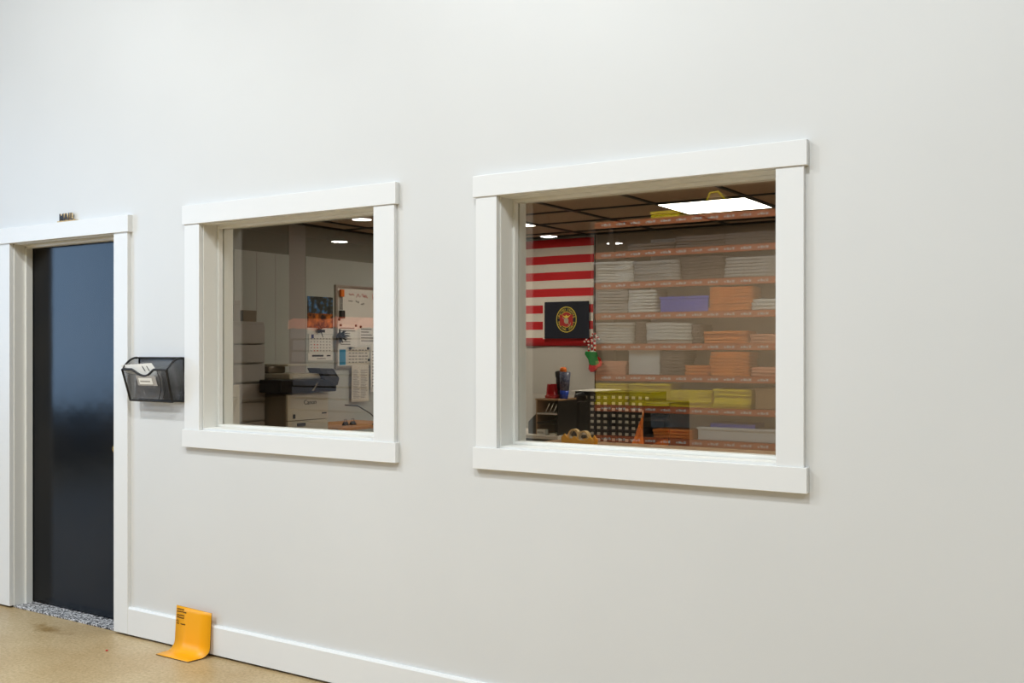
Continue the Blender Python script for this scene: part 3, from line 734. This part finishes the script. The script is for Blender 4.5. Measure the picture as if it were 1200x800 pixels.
# ------------------------------------------------------------------ copier
def copier():
    xf, xb, y0, y1 = -5.62, -6.14, 2.18, 2.62
    t = thing('office_copier', ((xf+xb)/2, (y0+y1)/2, 0), 'floor standing cream office copier with a black scanner top', 'copier')
    bm = NB(); box(bm, xb, xf-.02, y0, y1, .03, 1.15); obj('body', bm, 'brown_and_shaded_plastic', t, bevel=.01)  # dark taupe stands in for the shade on the copier's side
    bm = NB(); box(bm, xf-.02, xf, y0, y1, .948, 1.148); text_bm(bm, 'Canon', .052, MX(xf+.001, y0+.17, 1.065), .0008, mi=1)
    for z0_, z1_ in ((.78, .942), (.60, .775), (.30, .595), (.04, .295)): box(bm, xf-.02, xf, y0, y1, z0_, z1_)
    obj('front_panel', bm, ['cream_plastic', 'ink'], t, bevel=.002)['label'] = 'cream front with dark maker name'
    bm = NB(); box(bm, xf, xf+.004, y0+.055, y0+.078, .962, .995); obj('power_button', bm, 'black', t)
    bm = NB(); box(bm, xf, xf+.012, y0+.10, y0+.18, .902, .925); obj('tray_handle', bm, 'dark_grey', t)
    bm = NB(); box(bm, xf, xf+.003, y1-.07, y1-.02, .985, .995); obj('badge', bm, 'ink', t)
    bm = NB(); box(bm, xb, xf+.05, y0+.0, y1-.02, 1.158, 1.262); box(bm, -5.80, xf+.05, y0-.12, y0, 1.158, 1.262); box(bm, xf-.2, xf+.045, y1-.04, y1+.05, 1.158, 1.235)
    obj('scanner', bm, 'black_gloss', t, bevel=.008)
    bm = NB(); prism(bm, [(xf+.052, y0+.205, 1.170), (xf+.052, y0+.225, 1.170), (xf+.052, y0+.275, 1.235), (xf+.052, y0+.262, 1.235)], (.002, 0, 0)); obj('trim_stripe', bm, 'aluminium', t)
    bm = NB(); box(bm, xb+.02, xf+.02, y0-.0, y1-.08, 1.262, 1.305); obj('document_lid', bm, 'cream_plastic', t, bevel=.01)
    bm = NB(); box(bm, xb, xf-.20, y0, y0+.18, 1.306, 1.36); obj('document_feeder', bm, 'brown_and_shaded_plastic', t, bevel=.012)
    bm = NB(); box(bm, xb+.02, xf-.08, y0+.08, y1-.14, 1.361, 1.375); obj('paper_tray', bm, 'cream_plastic', t, bevel=.004)
    bm = NB(); pts = [(y1-.155, 1.345), (y1+.0, 1.340), (y1+.07, 1.262), (y1+.05, 1.205), (y1+.0, 1.215), (y1-.10, 1.262)]
    prism(bm, [(xf+.06, a, b) for a, b in pts], (-.14, 0, 0)); cp = obj('control_panel', bm, 'black', t, bevel=.006)
    bm = NB(); prism(bm, [(xf+.062, y1-.09, 1.325), (xf+.062, y1-.02, 1.322), (xf+.062, y1+.025, 1.27), (xf+.062, y1-.04, 1.272)], (.002, 0, 0)); obj('screen', bm, 'dark_grey', cp)
copier()
# orange wood table beyond the copier
def side_desk():
    t = thing('wood_table', (-5.9, 3.2, 0), 'orange wood table with rounded corner beyond the copier', 'table')
    bm = NB(); pts = [(-6.19, 2.72), (-5.60, 2.72), (-5.60, 3.46)] + [(-5.70+.10*math.cos(a), 3.46+.10*math.sin(a)) for a in (.3, .6, .9, 1.2, 1.5)] + [(-6.19, 3.56)]
    prism(bm, [(x, y, .832) for x, y in pts], (0, 0, .026)); obj('table_top', bm, 'orange_wood', t, bevel=.003)
    for x in (-6.12, -5.68):
        for y in (2.80, 3.44):
            bm = NB(); tube(bm, [(x, y, 0), (x, y, .832)], .02, 12); obj('leg', bm, 'dark_grey', t)
side_desk()
for yy in (3.0, 3.09):
    t = thing('binder_clip', (-5.78, yy, .858), 'one of two small black binder clips on the orange wood table', 'clip', 'binder clips on the wood table')
    bm = NB(); prism(bm, [(-5.80, yy-.025, .858), (-5.76, yy-.025, .858), (-5.78, yy-.025, .888)], (0, .05, 0)); obj('clip_body', bm, 'black', t)
    bm = NB(); tube(bm, [(-5.78, yy-.015, .885), (-5.78, yy-.012, .91), (-5.78, yy+.012, .91), (-5.78, yy+.015, .885)], .0025, 6); obj('wire_handle', bm, 'dark_grey', t)
bm = NB(); pts = [(-6.15, 3.40, 1.0), (-6.05, 3.46, .99), (-5.95, 3.50, .93), (-5.85, 3.50, .865), (-5.72, 3.3, .862), (-5.64, 3.18, .862), (-5.59, 3.15, .82), (-5.59, 3.13, .55)]
tube(bm, pts, .005, 8); tag(obj('power_cable', bm, 'black', origin=(-5.9, 3.4, .86)), 'black cable looping over the orange wood table', 'cable')

# tall cabinet and boxes at left
def tall_cabinet():
    xb, xf, y0, y1, zt = -6.18, -5.83, 1.30, 2.16, 1.70
    t = thing('tall_cabinet', (-6.0, 1.7, 0), 'tall grey drawer cabinet at the left edge of the narrow window', 'cabinet')
    bm = NB(); box(bm, xb, xf-.02, y0, y1, 0, zt); obj('body', bm, 'panel_grey', t, bevel=.004)
    for k in range(7):
        z1_ = zt-.03-k*.235*.62
        if k > 5: break
        bm = NB(); box(bm, xf-.02, xf, y0+.01, y1-.01, z1_-.135, z1_); d = obj('drawer', bm, 'panel_grey', t, bevel=.003)
        bm = NB(); box(bm, xf, xf+.012, y0+.03, y1-.06, z1_-.135, z1_-.127); obj('handle', bm, 'aluminium', d)
tall_cabinet()
for k, (ya, yb, h, lab) in enumerate(((1.74, 1.80, .16, 'narrow grey box at the left of the row on the tall cabinet'), (1.805, 1.86, .15, 'second narrow grey box on the tall cabinet'), (1.865, 1.93, .155, 'third narrow grey box on the tall cabinet'), (1.96, 2.09, .085, 'low brown box at the right end of the tall cabinet top'))):
    bm = NB(); box(bm, -6.1, -5.86, ya, yb, 1.70, 1.70+h); box(bm, -6.102, -5.858, ya-.002, yb+.002, 1.70+h-.03, 1.70+h)
    tag(obj('storage_box', bm, 'panel_grey' if k < 3 else 'brown_and_shaded_plastic', origin=(-5.98, (ya+yb)/2, 1.70), bevel=.002), lab, 'box')
# low table with cream boxes
bm = NB(); box(bm, -5.75, -5.0, .95, 1.62, .92, .95)
for x in (-5.72, -5.06):
    for y in (.98, 1.56): box(bm, x, x+.03, y, y+.03, 0, .92)
tag(obj('work_table', bm, 'tan_wood', origin=(-5.4, 1.3, 0)), 'brown work table low in the left corner of the narrow window', 'table')
bm = NB(); prism(bm, [(-5.45, 1.23, .95), (-5.45, 1.48, .95), (-5.42, 1.52, 1.16), (-5.45, 1.23, 1.15)], (-.2, 0, 0)); tag(obj('cream_box', bm, 'cream_plastic', origin=(-5.5, 1.35, .95), bevel=.012), 'cream plastic box standing on the brown work table', 'box')
bm = NB(); box(bm, -5.68, -5.50, 1.40, 1.60, .95, 1.24); tag(obj('cream_box', bm, 'paper_cream', origin=(-5.6, 1.5, .95), bevel=.006), 'taller pale carton behind the cream plastic box', 'box')

# ------------------------------------------------------------------ MAIL letters on the door header
t = thing('wooden_letters', (-5.07, -.012, 2.186), 'small dark wooden letters spelling MAIL standing on the door header', 'letters')
bm = NB(); box(bm, -5.150, -4.995, -.027, .0, 2.1862, 2.192); obj('base', bm, 'letter_side', t)['label'] = 'pale wood base strip'
xx = -5.145
for ch, wd in (('M', .043), ('A', .040), ('I', .018), ('L', .032)):
    bm = NB(); text_bm(bm, ch, .056, MF(xx, -.014, 2.193), .0045, bold=.0022)
    for v in bm.verts: pass
    bm.faces.ensure_lookup_table(); bmesh.ops.recalc_face_normals(bm, faces=bm.faces)
    for f in bm.faces: f.material_index = 0 if abs(f.normal.y) > .7 else 1
    obj('letter', bm, ['letter_face', 'letter_side'], t); xx += wd

# ------------------------------------------------------------------ wall file holder
def holder():
    x0, x1 = -4.470, -4.126
    t = thing('wall_file_holder', ((x0+x1)/2, 0, 1.23), 'black wire mesh file holder on the wall between the door and the narrow window', 'file holder')
    yb = -.008
    BL, BR, TL, TR = Vector((x0, yb, 1.23)), Vector((x1, yb, 1.23)), Vector((x0, yb, 1.445)), Vector((x1, yb, 1.445))
    FBL, FBR = Vector((x0+.0, -.062, 1.23)), Vector((x1-.018, -.062, 1.23))
    FTL, FTR = Vector((x0-.004, -.108, 1.388)), Vector((x1-.004, -.108, 1.388))
    # front top edge, scooped in the middle
    top = []
    for i in range(33):
        f = i/32; p = FTL.lerp(FTR, f)
        d = 0
        if .22 < f < .72: d = .034*math.sin((f-.22)/.5*PI)**1.2
        dn = (FBL-FTL).normalized(); top.append(p+dn*d)
    bm = NB(); uvl = bm.loops.layers.uv.new('uv')
    def meshquad(a, b, c, d):
        f = bm.faces.new([bm.verts.new(p) for p in (a, b, c, d)])
        n = (b-a).normalized(); nrm = (b-a).cross(d-a).normalized(); m = nrm.cross(n)
        for l in f.loops:
            q = l.vert.co-a; l[uvl].uv = (q.dot(n)/.0032, q.dot(m)/.0032)
    # front
    for i in range(32):
        fa, fb = i/32, (i+1)/32
        a, b = FBL.lerp(FBR, fa), FBL.lerp(FBR, fb)
        f = bm.faces.new([bm.verts.new(p) for p in (a, b, top[i+1], top[i])])
        for l in f.loops: l[uvl].uv = (l.vert.co.x/.0032, l.vert.co.z/.0032)
    obj('front_mesh', bm, 'wire_mesh', t)
    bm = NB(); uvl = bm.loops.layers.uv.new('uv'); meshquad(BL, BR, TR, TL); obj('back_mesh', bm, 'wire_mesh', t)
    for S in ((BL, FBL, FTL, TL), (BR, FBR, FTR, TR)):
        bm = NB(); uvl = bm.loops.layers.uv.new('uv')
        b_, fb, ft, tb = S
        arc = [ft.lerp(tb, k/8)+Vector((0, 0, .020*math.sin(k/8*PI))) for k in range(9)]
        for k in range(8):
            a0, a1 = fb.lerp(b_, k/8), fb.lerp(b_, (k+1)/8)
            f = bm.faces.new([bm.verts.new(p) for p in (a0, a1, arc[k+1], arc[k])])
            for l in f.loops: l[uvl].uv = (l.vert.co.y/.0032, l.vert.co.z/.0032)
        obj('side_mesh', bm, 'wire_mesh', t)
        bm = NB(); tube(bm, [b_, fb, ft]+arc[1:-1]+[tb], .0055, 8, closed=True); obj('side_rim', bm, 'black', t)
    bm = NB(); uvl = bm.loops.layers.uv.new('uv'); meshquad(BL, BR, FBR, FBL); obj('bottom_mesh', bm, 'wire_mesh', t)
    bm = NB(); tube(bm, [FBL, FBR]+top[::-1], .006, 8, closed=True); obj('front_rim', bm, 'black', t)
    bm = NB(); tube(bm, [BL, BR, TR, TL], .006, 8, closed=True); obj('back_rim', bm, 'black', t)
    # plate behind the papers
    dn = (FTL-FBL).normalized()
    def onf(x, s, o=.003): # point on front plane
        p = FBL+dn*s; return Vector((x, p.y-o, p.z))
    c = (x0+x1)/2-.004
    bm = NB(); prism(bm, [onf(c-.068, .080), onf(c+.080, .080), onf(c+.078, .132), onf(c-.070, .132)], (0, -.002, 0)); lh = obj('label_frame', bm, 'panel_grey', t)
    bm = NB(); prism(bm, [onf(c-.050, .087, .006), onf(c+.052, .087, .006), onf(c+.050, .120, .006), onf(c-.052, .120, .006)], (0, -.001, 0)); obj('label_card', bm, 'paper', lh)
    bm = NB()
    for i in range(9):
        xa = c-.040+i*.0085; prism(bm, [onf(xa, .100, .0075), onf(xa+.006, .100, .0075), onf(xa+.006, .106, .0075), onf(xa, .106, .0075)], (0, -.0005, 0))
    obj('label_writing', bm, 'ink_grey', lh)
    # papers inside
    bm = NB()
    prism(bm, [(x0+.002, -.085, 1.37), (x0-.030, -.098, 1.408), (x1-.155, -.082, 1.420), (x1-.10, -.076, 1.36), (x1-.14, -.076, 1.34)], (0, .002, 0))
    for k in range(2): prism(bm, [(x0+.13+k*.035, -.0925, 1.405), (x0+.136+k*.035, -.0925, 1.405), (x0+.155+k*.035, -.089, 1.380), (x0+.149+k*.035, -.089, 1.380)], (0, -.001, 0), 1)
    tag(obj('paper_forms', bm, ['paper', 'ink'], origin=(-4.35, -.07, 1.24)), 'white paper form sticking out of the mesh file holder', 'paper')
    bm = NB(); prism(bm, [(x0+.02, -.050, 1.238), (x0+.02, -.040, 1.375), (x1-.14, -.036, 1.380), (x1-.10, -.050, 1.238)], (0, .002, 0))
    tag(obj('paper_envelope', bm, 'panel_grey', origin=(-4.3, -.045, 1.24)), 'grey envelope deep inside the mesh file holder', 'envelope')
    bm = NB(); tube(bm, [Vector((x1-.105, -.075, 1.24))+Vector((.025*math.sin(k/8*PI), -.012*k/8, .14*k/8)) for k in range(9)], .0022, 6); tube(bm, [Vector((x1-.075, -.075, 1.24))+Vector((.025*math.sin(k/8*PI), -.012*k/8, .13*k/8)) for k in range(9)], .0015, 6)
    tag(obj('elastic_cord', bm, 'black', origin=(x1-.1, -.075, 1.24)), 'thin black curved cord inside the mesh file holder', 'cord')
holder()

# ------------------------------------------------------------------ curved yellow sign on the floor
def sign():
    t = thing('yellow_sign', (-4.04, -.08, 0), 'curved yellow orange sign sheet leaning on the baseboard and bending onto the floor', 'sign')
    prof = []
    # from top, down the baseboard, round bend, along floor
    for i in range(7): prof.append((-.026-.010*i/6, .219-(.219-.055)*i/6))
    for i in range(1, 9):
        a = i/8*PI/2; prof.append((-.036-.05*(1-math.cos(a)), .055-.051*math.sin(a)))
    for i in range(1, 5): prof.append((-.086-.062*i/4, .004+.001*math.sin(i)))
    bm = NB()
    def X(s, k):  # left and right edges, slight skew at the tongue
        n = len(prof)-1; f = k/n
        xl = -4.155-.004*f; xr = -3.900-.026*max(0, f-.5)*2
        return xl+(xr-xl)*s
    rows = [[bm.verts.new((X(s, k), p[0], p[1]+(-.006 if k == 0 else 0)*s)) for s in (0, .33, .66, 1)] for k, p in enumerate(prof)]
    for k in range(len(prof)-1):
        for j in range(3):
            f = bm.faces.new((rows[k][j], rows[k+1][j], rows[k+1][j+1], rows[k][j+1])); f.smooth = True
    bmesh.ops.recalc_face_normals(bm, faces=bm.faces)
    o = obj('sheet', bm, ['sign_yellow', 'sign_edge'], t)
    s = o.modifiers.new('solid', 'SOLIDIFY'); s.thickness = .003; s.offset = 0; s.material_offset_rim = 1
    bm = NB(); rr = random.Random(5)
    def line(z, x0, w_, h):
        x = x0
        while x < x0+w_:
            l = rr.uniform(.004, .011); q = rr.uniform(-.0012, .0012)
            yy = -.026-.010*(.219-z)/.164-.0022
            box(bm, x, x+l, yy-.0006, yy, z+q, z+h+q); x += l+.0022
    for z, w_ in ((.200, .045), (.189, .060), (.171, .050), (.160, .050)): line(z, -4.148, w_, .0055)
    for p in (((-4.148, .146), (-4.140, .150), (-4.134, .144), (-4.144, .134), (-4.130, .132)),):
        tube(bm, [(a, -.0345, b) for a, b in p], .0018, 5)
    line(.130, -4.118, .035, .0055)
    obj('printed_lines', bm, 'sign_ink', t)['label'] = 'small dark printed lines'
sign()
bm = NB(); lathe(bm, [(.004, 0), (.007, .001), (.005, .004), (.001, .005)], (-4.42, -.235, .0005), 10)
tag(obj('red_speck', bm, 'red_felt', origin=(-4.42, -.235, 0)), 'tiny red scrap lying on the concrete floor in front of the door casing', 'scrap')

# ------------------------------------------------------------------ warehouse behind the camera (seen in the glass)
bm = NB()
box(bm, -12.7, -12.5, -7.1, -6.95, 0, 5.2); box(bm, -12.7, -12.5, -3.45, 0, 0, 5.2); box(bm, -12.7, -12.5, -6.95, -3.45, 0, 1.03); box(bm, -12.7, -12.5, -6.95, -3.45, 3.98, 5.2); box(bm, -24, -12.7, -7.1, -6.95, 0, 5.2)
struct('wall_warehouse_left', bm, 'warehouse_wall')
wn = thing('window_3', (-12.5, -5.2, 1.03), None, None); wn['kind'] = 'structure'
bm = NB()
for a in ((-6.95, -6.85, 1.03, 3.98), (-3.55, -3.45, 1.03, 3.98), (-6.95, -3.45, 1.03, 1.05), (-6.95, -3.45, 3.95, 3.98)): box(bm, -12.55, -12.3, *a)
obj('frame', bm, 'trim_paint', wn)
bm = NB(); box(bm, -24.2, -24, -26, -6.95, 0, 5.2); struct('wall_warehouse_side', bm, 'warehouse_wall')
bm = NB(); box(bm, 6.5, 6.7, -26, 0, 0, 5.2); struct('wall_warehouse_right', bm, 'warehouse_wall')
bm = NB(); box(bm, -24.2, 6.7, -26.2, -26, 0, 5.2); struct('wall_warehouse_back', bm, 'warehouse_wall')
bm = NB(); box(bm, -24.2, 6.7, -26.2, TW, 5.2, 5.4); struct('ceiling_warehouse', bm, 'warehouse_ceiling')

YG = .1175
f_, th_ = F_PX, THETA
def RX(u, v, ym):
    """real point of what the photograph shows mirrored in the glass, at mirrored depth ym"""
    s, c = math.sin(th_), math.cos(th_); X = (u-600)/f_; z = (3.383+ym)/(c+X*s)
    return Vector((z*(-s+X*c), 2*YG-ym, 1.485+(410-v)/f_*z))

RYM = 7.05                     # mirrored plane of the rack's front
RY = 2*YG-RYM                  # real y of the rack's front
SH = [1.485+h for h in (1.435, 1.085, .735, .385, .035, -.315, -.665, -1.015)]   # beam centres
RXL, RXR, RD = -5.64, -2.9, .5
rack = thing('storage_rack', ((RXL+RXR)/2, RY-RD/2, 0), 'tall orange storage rack of folded garments mirrored in the wide window', 'storage rack')
for x in (RXL, -3.05):
    for y in (RY-.03, RY-RD):
        bm = NB(); box(bm, x-.03, x+.03, y-.03, y+.03, 0, 2.97); obj('upright', bm, 'rack_steel', rack)
bm = NB(); box(bm, -5.15, RXR, RY-RD-.04, RY-RD-.03, .2, 2.78); obj('back_sheet', bm, 'rack_back', rack)['label'] = 'white back sheet'
for z in SH:
    bm = NB(); box(bm, RXL+.03, RXR, RY-.03, RY+.0, z-.036, z+.036); b = obj('beam', bm, 'rack_orange', rack); b['label'] = 'orange beam with white tags'
    x = RXL+.12
    while x < RXR-.1:
        bm = NB()
        xx2 = x
        for q in range(4): box(bm, xx2, xx2+.020+.006*(q % 2), RY, RY+.002, z-.013, z+.013-.008*((q+1) % 2)); xx2 += .030
        obj('tag', bm, 'paper', b); x += .185
    bm = NB(); box(bm, RXL+.03, RXR, RY-RD, RY-.03, z+.020, z+.036); obj('shelf_deck', bm, 'rack_steel', rack)

ORD = ['top', 'second', 'third', 'fourth', 'fifth', 'sixth', 'seventh', 'eighth']
CN = {'shirt_white': 'off-white', 'shirt_grey': 'grey', 'shirt_brown': 'dark brown', 'shirt_orange': 'orange', 'shirt_salmon': 'salmon', 'shirt_yellow': 'yellow'}
def garment_mesh(w_, d, h, m, seed):
    r = random.Random(seed); bm = NB(); n = 8; pr = []
    box(bm, -w_/2, w_/2, -d/2, d/2, h*.05, h*.95)
    bmesh.ops.subdivide_edges(bm, edges=bm.edges, cuts=3, use_grid_fill=True)
    for v in bm.verts:
        v.co += Vector((r.uniform(-1, 1)*.008, r.uniform(-1, 1)*.006, r.uniform(-1, 1)*h*.10))
    me = bpy.data.meshes.new('folded_garment'); bm.to_mesh(me); bm.free(); me.materials.append(M[m])
    for p in me.polygons: p.use_smooth = True
    return me
protos = {}
def stack(level, u0, u1, vtop, vbot, m, where):
    ym = RYM+.06
    a, b = RX(u0, vbot, ym), RX(u1, vbot, ym); zt = RX((u0+u1)/2, vtop, ym).z
    z0 = SH[level-1]+.037; zt = max(zt, z0+.06)
    w_ = b.x-a.x; n = max(2, min(9, int(round((zt-z0)/(.024 if m == 'shirt_yellow' else .036))))); h = (zt-z0)/n
    me = garment_mesh(w_, .34, h*1.02, m, level*100+u0)
    lab = '%s folded garment, stack %s, %s shelf of orange rack' % (CN[m], where, ORD[level-1])
    for i in range(n):
        o = bpy.data.objects.new('folded_garment', me); C.objects.link(o)
        o.location = ((a.x+b.x)/2+random.uniform(-.012, .012), RY-.01-.17+random.uniform(-.012, .012), z0+i*h)
        o.rotation_euler = (0, 0, random.uniform(-.02, .02))
        tag(o, lab, 'garment', 'folded garments %s on the %s rack shelf' % (where, ORD[level-1]))
def crate(level, u0, u1, vtop, vbot, m, lab, name='storage_bin', cat='bin'):
    ym = RYM+.05; a, b = RX(u0, vbot, ym), RX(u1, vbot, ym); zt = RX((u0+u1)/2, vtop, ym).z; z0 = SH[level-1]+.037; zt = max(zt, z0+.05)
    bm = NB(); box(bm, a.x+.01, b.x-.01, RY-.42, RY-.05, z0, zt-.012); box(bm, a.x, b.x, RY-.43, RY-.04, zt-.03, zt)
    tag(obj(name, bm, m, origin=((a.x+b.x)/2, RY-.2, z0), bevel=.006), lab, cat)
stack(6, 698, 734, 423, 437, 'shirt_salmon', 'at the far left')
crate(6, 736, 774, 408, 436, 'box_white', 'white box near the left of the sixth rack shelf', 'white_box', 'box')
stack(6, 777, 803, 411, 436, 'shirt_brown', 'left of centre')
stack(6, 805, 832, 428, 436, 'shirt_orange', 'in the middle')
stack(6, 834, 878, 412, 437, 'shirt_orange', 'right of centre')
stack(6, 882, 925, 430, 437, 'shirt_salmon', 'at the right')
stack(5, 698, 744, 378, 400, 'shirt_white', 'at the far left')
stack(5, 747, 758, 377, 400, 'shirt_brown', 'second from the left')
stack(5, 760, 812, 378, 401, 'shirt_white', 'left of centre')
stack(5, 814, 824, 380, 401, 'shirt_brown', 'in the middle')
stack(5, 826, 875, 388, 401, 'shirt_orange', 'right of centre')
stack(5, 881, 925, 391, 401, 'shirt_salmon', 'at the right')
stack(4, 698, 736, 338, 362, 'shirt_grey', 'at the far left')
stack(4, 738, 769, 340, 362, 'shirt_white', 'second from the left')
crate(4, 773, 831, 347, 366, 'bin_blue', 'blue bin in the middle of the fourth rack shelf')
stack(4, 833, 881, 336, 363, 'shirt_orange', 'right of centre')
stack(4, 883, 925, 350, 362, 'shirt_white', 'at the right')
stack(3, 697, 743, 307, 326, 'shirt_white', 'at the far left')
stack(3, 745, 798, 306, 328, 'shirt_grey', 'second from the left')
stack(3, 801, 849, 301, 325, 'shirt_brown', 'in the middle')
stack(3, 852, 915, 301, 322, 'shirt_grey', 'at the right')
stack(2, 738, 790, 285, 292, 'shirt_brown', 'at the left')
stack(2, 794, 850, 276, 286, 'shirt_brown', 'in the middle')
stack(2, 852, 915, 272, 284, 'shirt_brown', 'at the right')
stack(7, 697, 737, 449, 466, 'shirt_yellow', 'at the far left')
stack(7, 739, 787, 449, 468, 'shirt_yellow', 'second from the left')
stack(7, 789, 836, 457, 472, 'shirt_yellow', 'in the middle')
stack(7, 838, 881, 456, 474, 'shirt_yellow', 'right of centre')
crate(7, 884, 920, 455, 474, 'cardboard', 'brown carton at the right of the seventh rack shelf', 'brown_carton', 'box')
crate(8, 817, 925, 502, 520, 'box_white', 'large white box at the right of the eighth rack shelf', 'white_box', 'box')
stack(8, 768, 812, 503, 512, 'shirt_orange', 'left of the white box')
crate(8, 700, 755, 502, 512, 'rack_steel', 'carton darkened as in shadow at the left of the eighth rack shelf', 'shaded_carton', 'box')  # its dark colour stands in for the shadow low on the rack
bm = NB(); a = RX(832, 503, RYM+.1); b = RX(885, 503, RYM+.1); box(bm, a.x, b.x, RY-.40, RY-.10, a.z-.005+0, a.z+.075); tag(obj('storage_bin', bm, 'bin_blue', origin=((a.x+b.x)/2, RY-.2, a.z), bevel=.012), 'low blue bin lying on the large white box of the rack', 'bin')
crate(1, 762, 797, 247, 252, 'shirt_yellow', 'flat yellow box on top of the orange rack', 'yellow_box', 'box')
# brown tote with yellow edging on the rack top
a = RX(822, 252, RYM+.1); b = RX(856, 252, RYM+.1); z = SH[0]+.037; mx_ = (a.x+b.x)/2
t = thing('tote_bag', (mx_, RY-.2, z), 'brown triangular tote with yellow edging on top of the orange rack', 'bag')
bm = NB(); prism(bm, [(a.x, RY-.1, z), (b.x, RY-.1, z), (b.x-.03, RY-.1, z+.12), (mx_+.03, RY-.1, z+.25), (mx_-.06, RY-.1, z+.24)], (0, -.2, 0)); obj('bag_body', bm, 'cardboard', t)
bm = NB(); tube(bm, [(a.x, RY-.09, z+.01), (mx_-.06, RY-.09, z+.24), (mx_+.03, RY-.09, z+.25), (b.x-.03, RY-.09, z+.12)], .012, 8); obj('edging', bm, 'shirt_yellow', t)

# pile of grey boards under an orange tarp, mirrored in the narrow window
a = RX(352, 372, 8.6); b = RX(448, 372, 8.6); yy = 2*YG-8.6
for k in range(9):
    z = .15+k*.19
    bm = NB(); box(bm, a.x-.2+.03*math.sin(k*2.1), b.x+.25+.03*math.cos(k*1.7), yy-.9, yy, z, z+.165)
    tag(obj('board_bundle', bm, 'board_grey', origin=((a.x+b.x)/2, yy-.45, z), bevel=.01), 'grey bundle of boards under the orange tarp, %s of the pile' % (['lowest', 'second from the floor', 'third from the floor', 'fourth from the floor', 'middle one', 'fourth from the top', 'third from the top', 'second from the top', 'topmost'][k]), 'bundle', 'piled bundles of boards')
z = .15+9*.19+.06
bm = NB(); n = 20; rows = []
for i in range(n+1):
    x = a.x-.25+(b.x-a.x+.55)*i/n; dz = .03*math.sin(i*.9)+.02*math.sin(i*2.3)
    rows.append([bm.verts.new((x, yy+.03, z-.10+dz*.6)), bm.verts.new((x, yy+.02, z+.04+dz)), bm.verts.new((x, yy-.9, z+.05+dz))])
for p, q in zip(rows, rows[1:]):
    for j in range(2): bm.faces.new((p[j], q[j], q[j+1], p[j+1]))
o = obj('orange_tarp', bm, 'coral', origin=((a.x+b.x)/2, yy-.4, z)); s = o.modifiers.new('solid', 'SOLIDIFY'); s.thickness = .006
tag(o, 'orange tarp draped over the pile of grey boards mirrored in the narrow window', 'tarp')
bm = NB()
for q in range(4): box(bm, a.x-.1+q*.5, a.x+.02+q*.5, yy-.9, yy, 0, .15)
tag(obj('pallet', bm, 'tan_wood', origin=((a.x+b.x)/2, yy-.45, 0)), 'wooden pallet blocks under the pile of grey boards', 'pallet')

# high bay lamps (the distant ones show as small bright reflections)
def high_bay(x, y, z, label, lit=True):
    t = thing('high_bay_lamp', (x, y, z), label, 'lamp', 'high bay lamps of the warehouse')
    bm = NB(); lathe(bm, [(.05, .16), (.10, .13), (.20, .05), (.24, .02), (.24, .0)], (x, y, z), 24); obj('housing', bm, 'housing', t)
    bm = NB(); lathe(bm, [(.225, -.012), (.225, -.002)], (x, y, z), 24); obj('lens', bm, 'lamp_glow', t)
    bm = NB(); tube(bm, [(x, y, z+.16), (x, y, 5.2)], .008, 6); obj('suspension_rod', bm, 'black', t)
for u, v, lab in ((398, 283, 'bright warehouse lamp mirrored above the calendar in the narrow window'), (424, 257, 'bright warehouse lamp mirrored at the top of the narrow window'), (268, 272, 'bright warehouse lamp mirrored in the top left corner of the narrow window'),
                  (643, 277, 'bright warehouse lamp mirrored just above the striped flag'), (720, 285, 'bright warehouse lamp mirrored just right of the striped flag')):
    zz = 4.55; s, c = math.sin(th_), math.cos(th_); X = (u-600)/f_; d = (zz-1.485)*f_/(410-v)
    x = d*(-s+X*c); ym = d*(c+X*s)-3.383
    high_bay(x, 2*YG-ym, zz, lab)
    print('lamp', u, v, x, 2*YG-ym)

for o in list(bpy.data.objects):
    if '_o' in o: del o['_o']
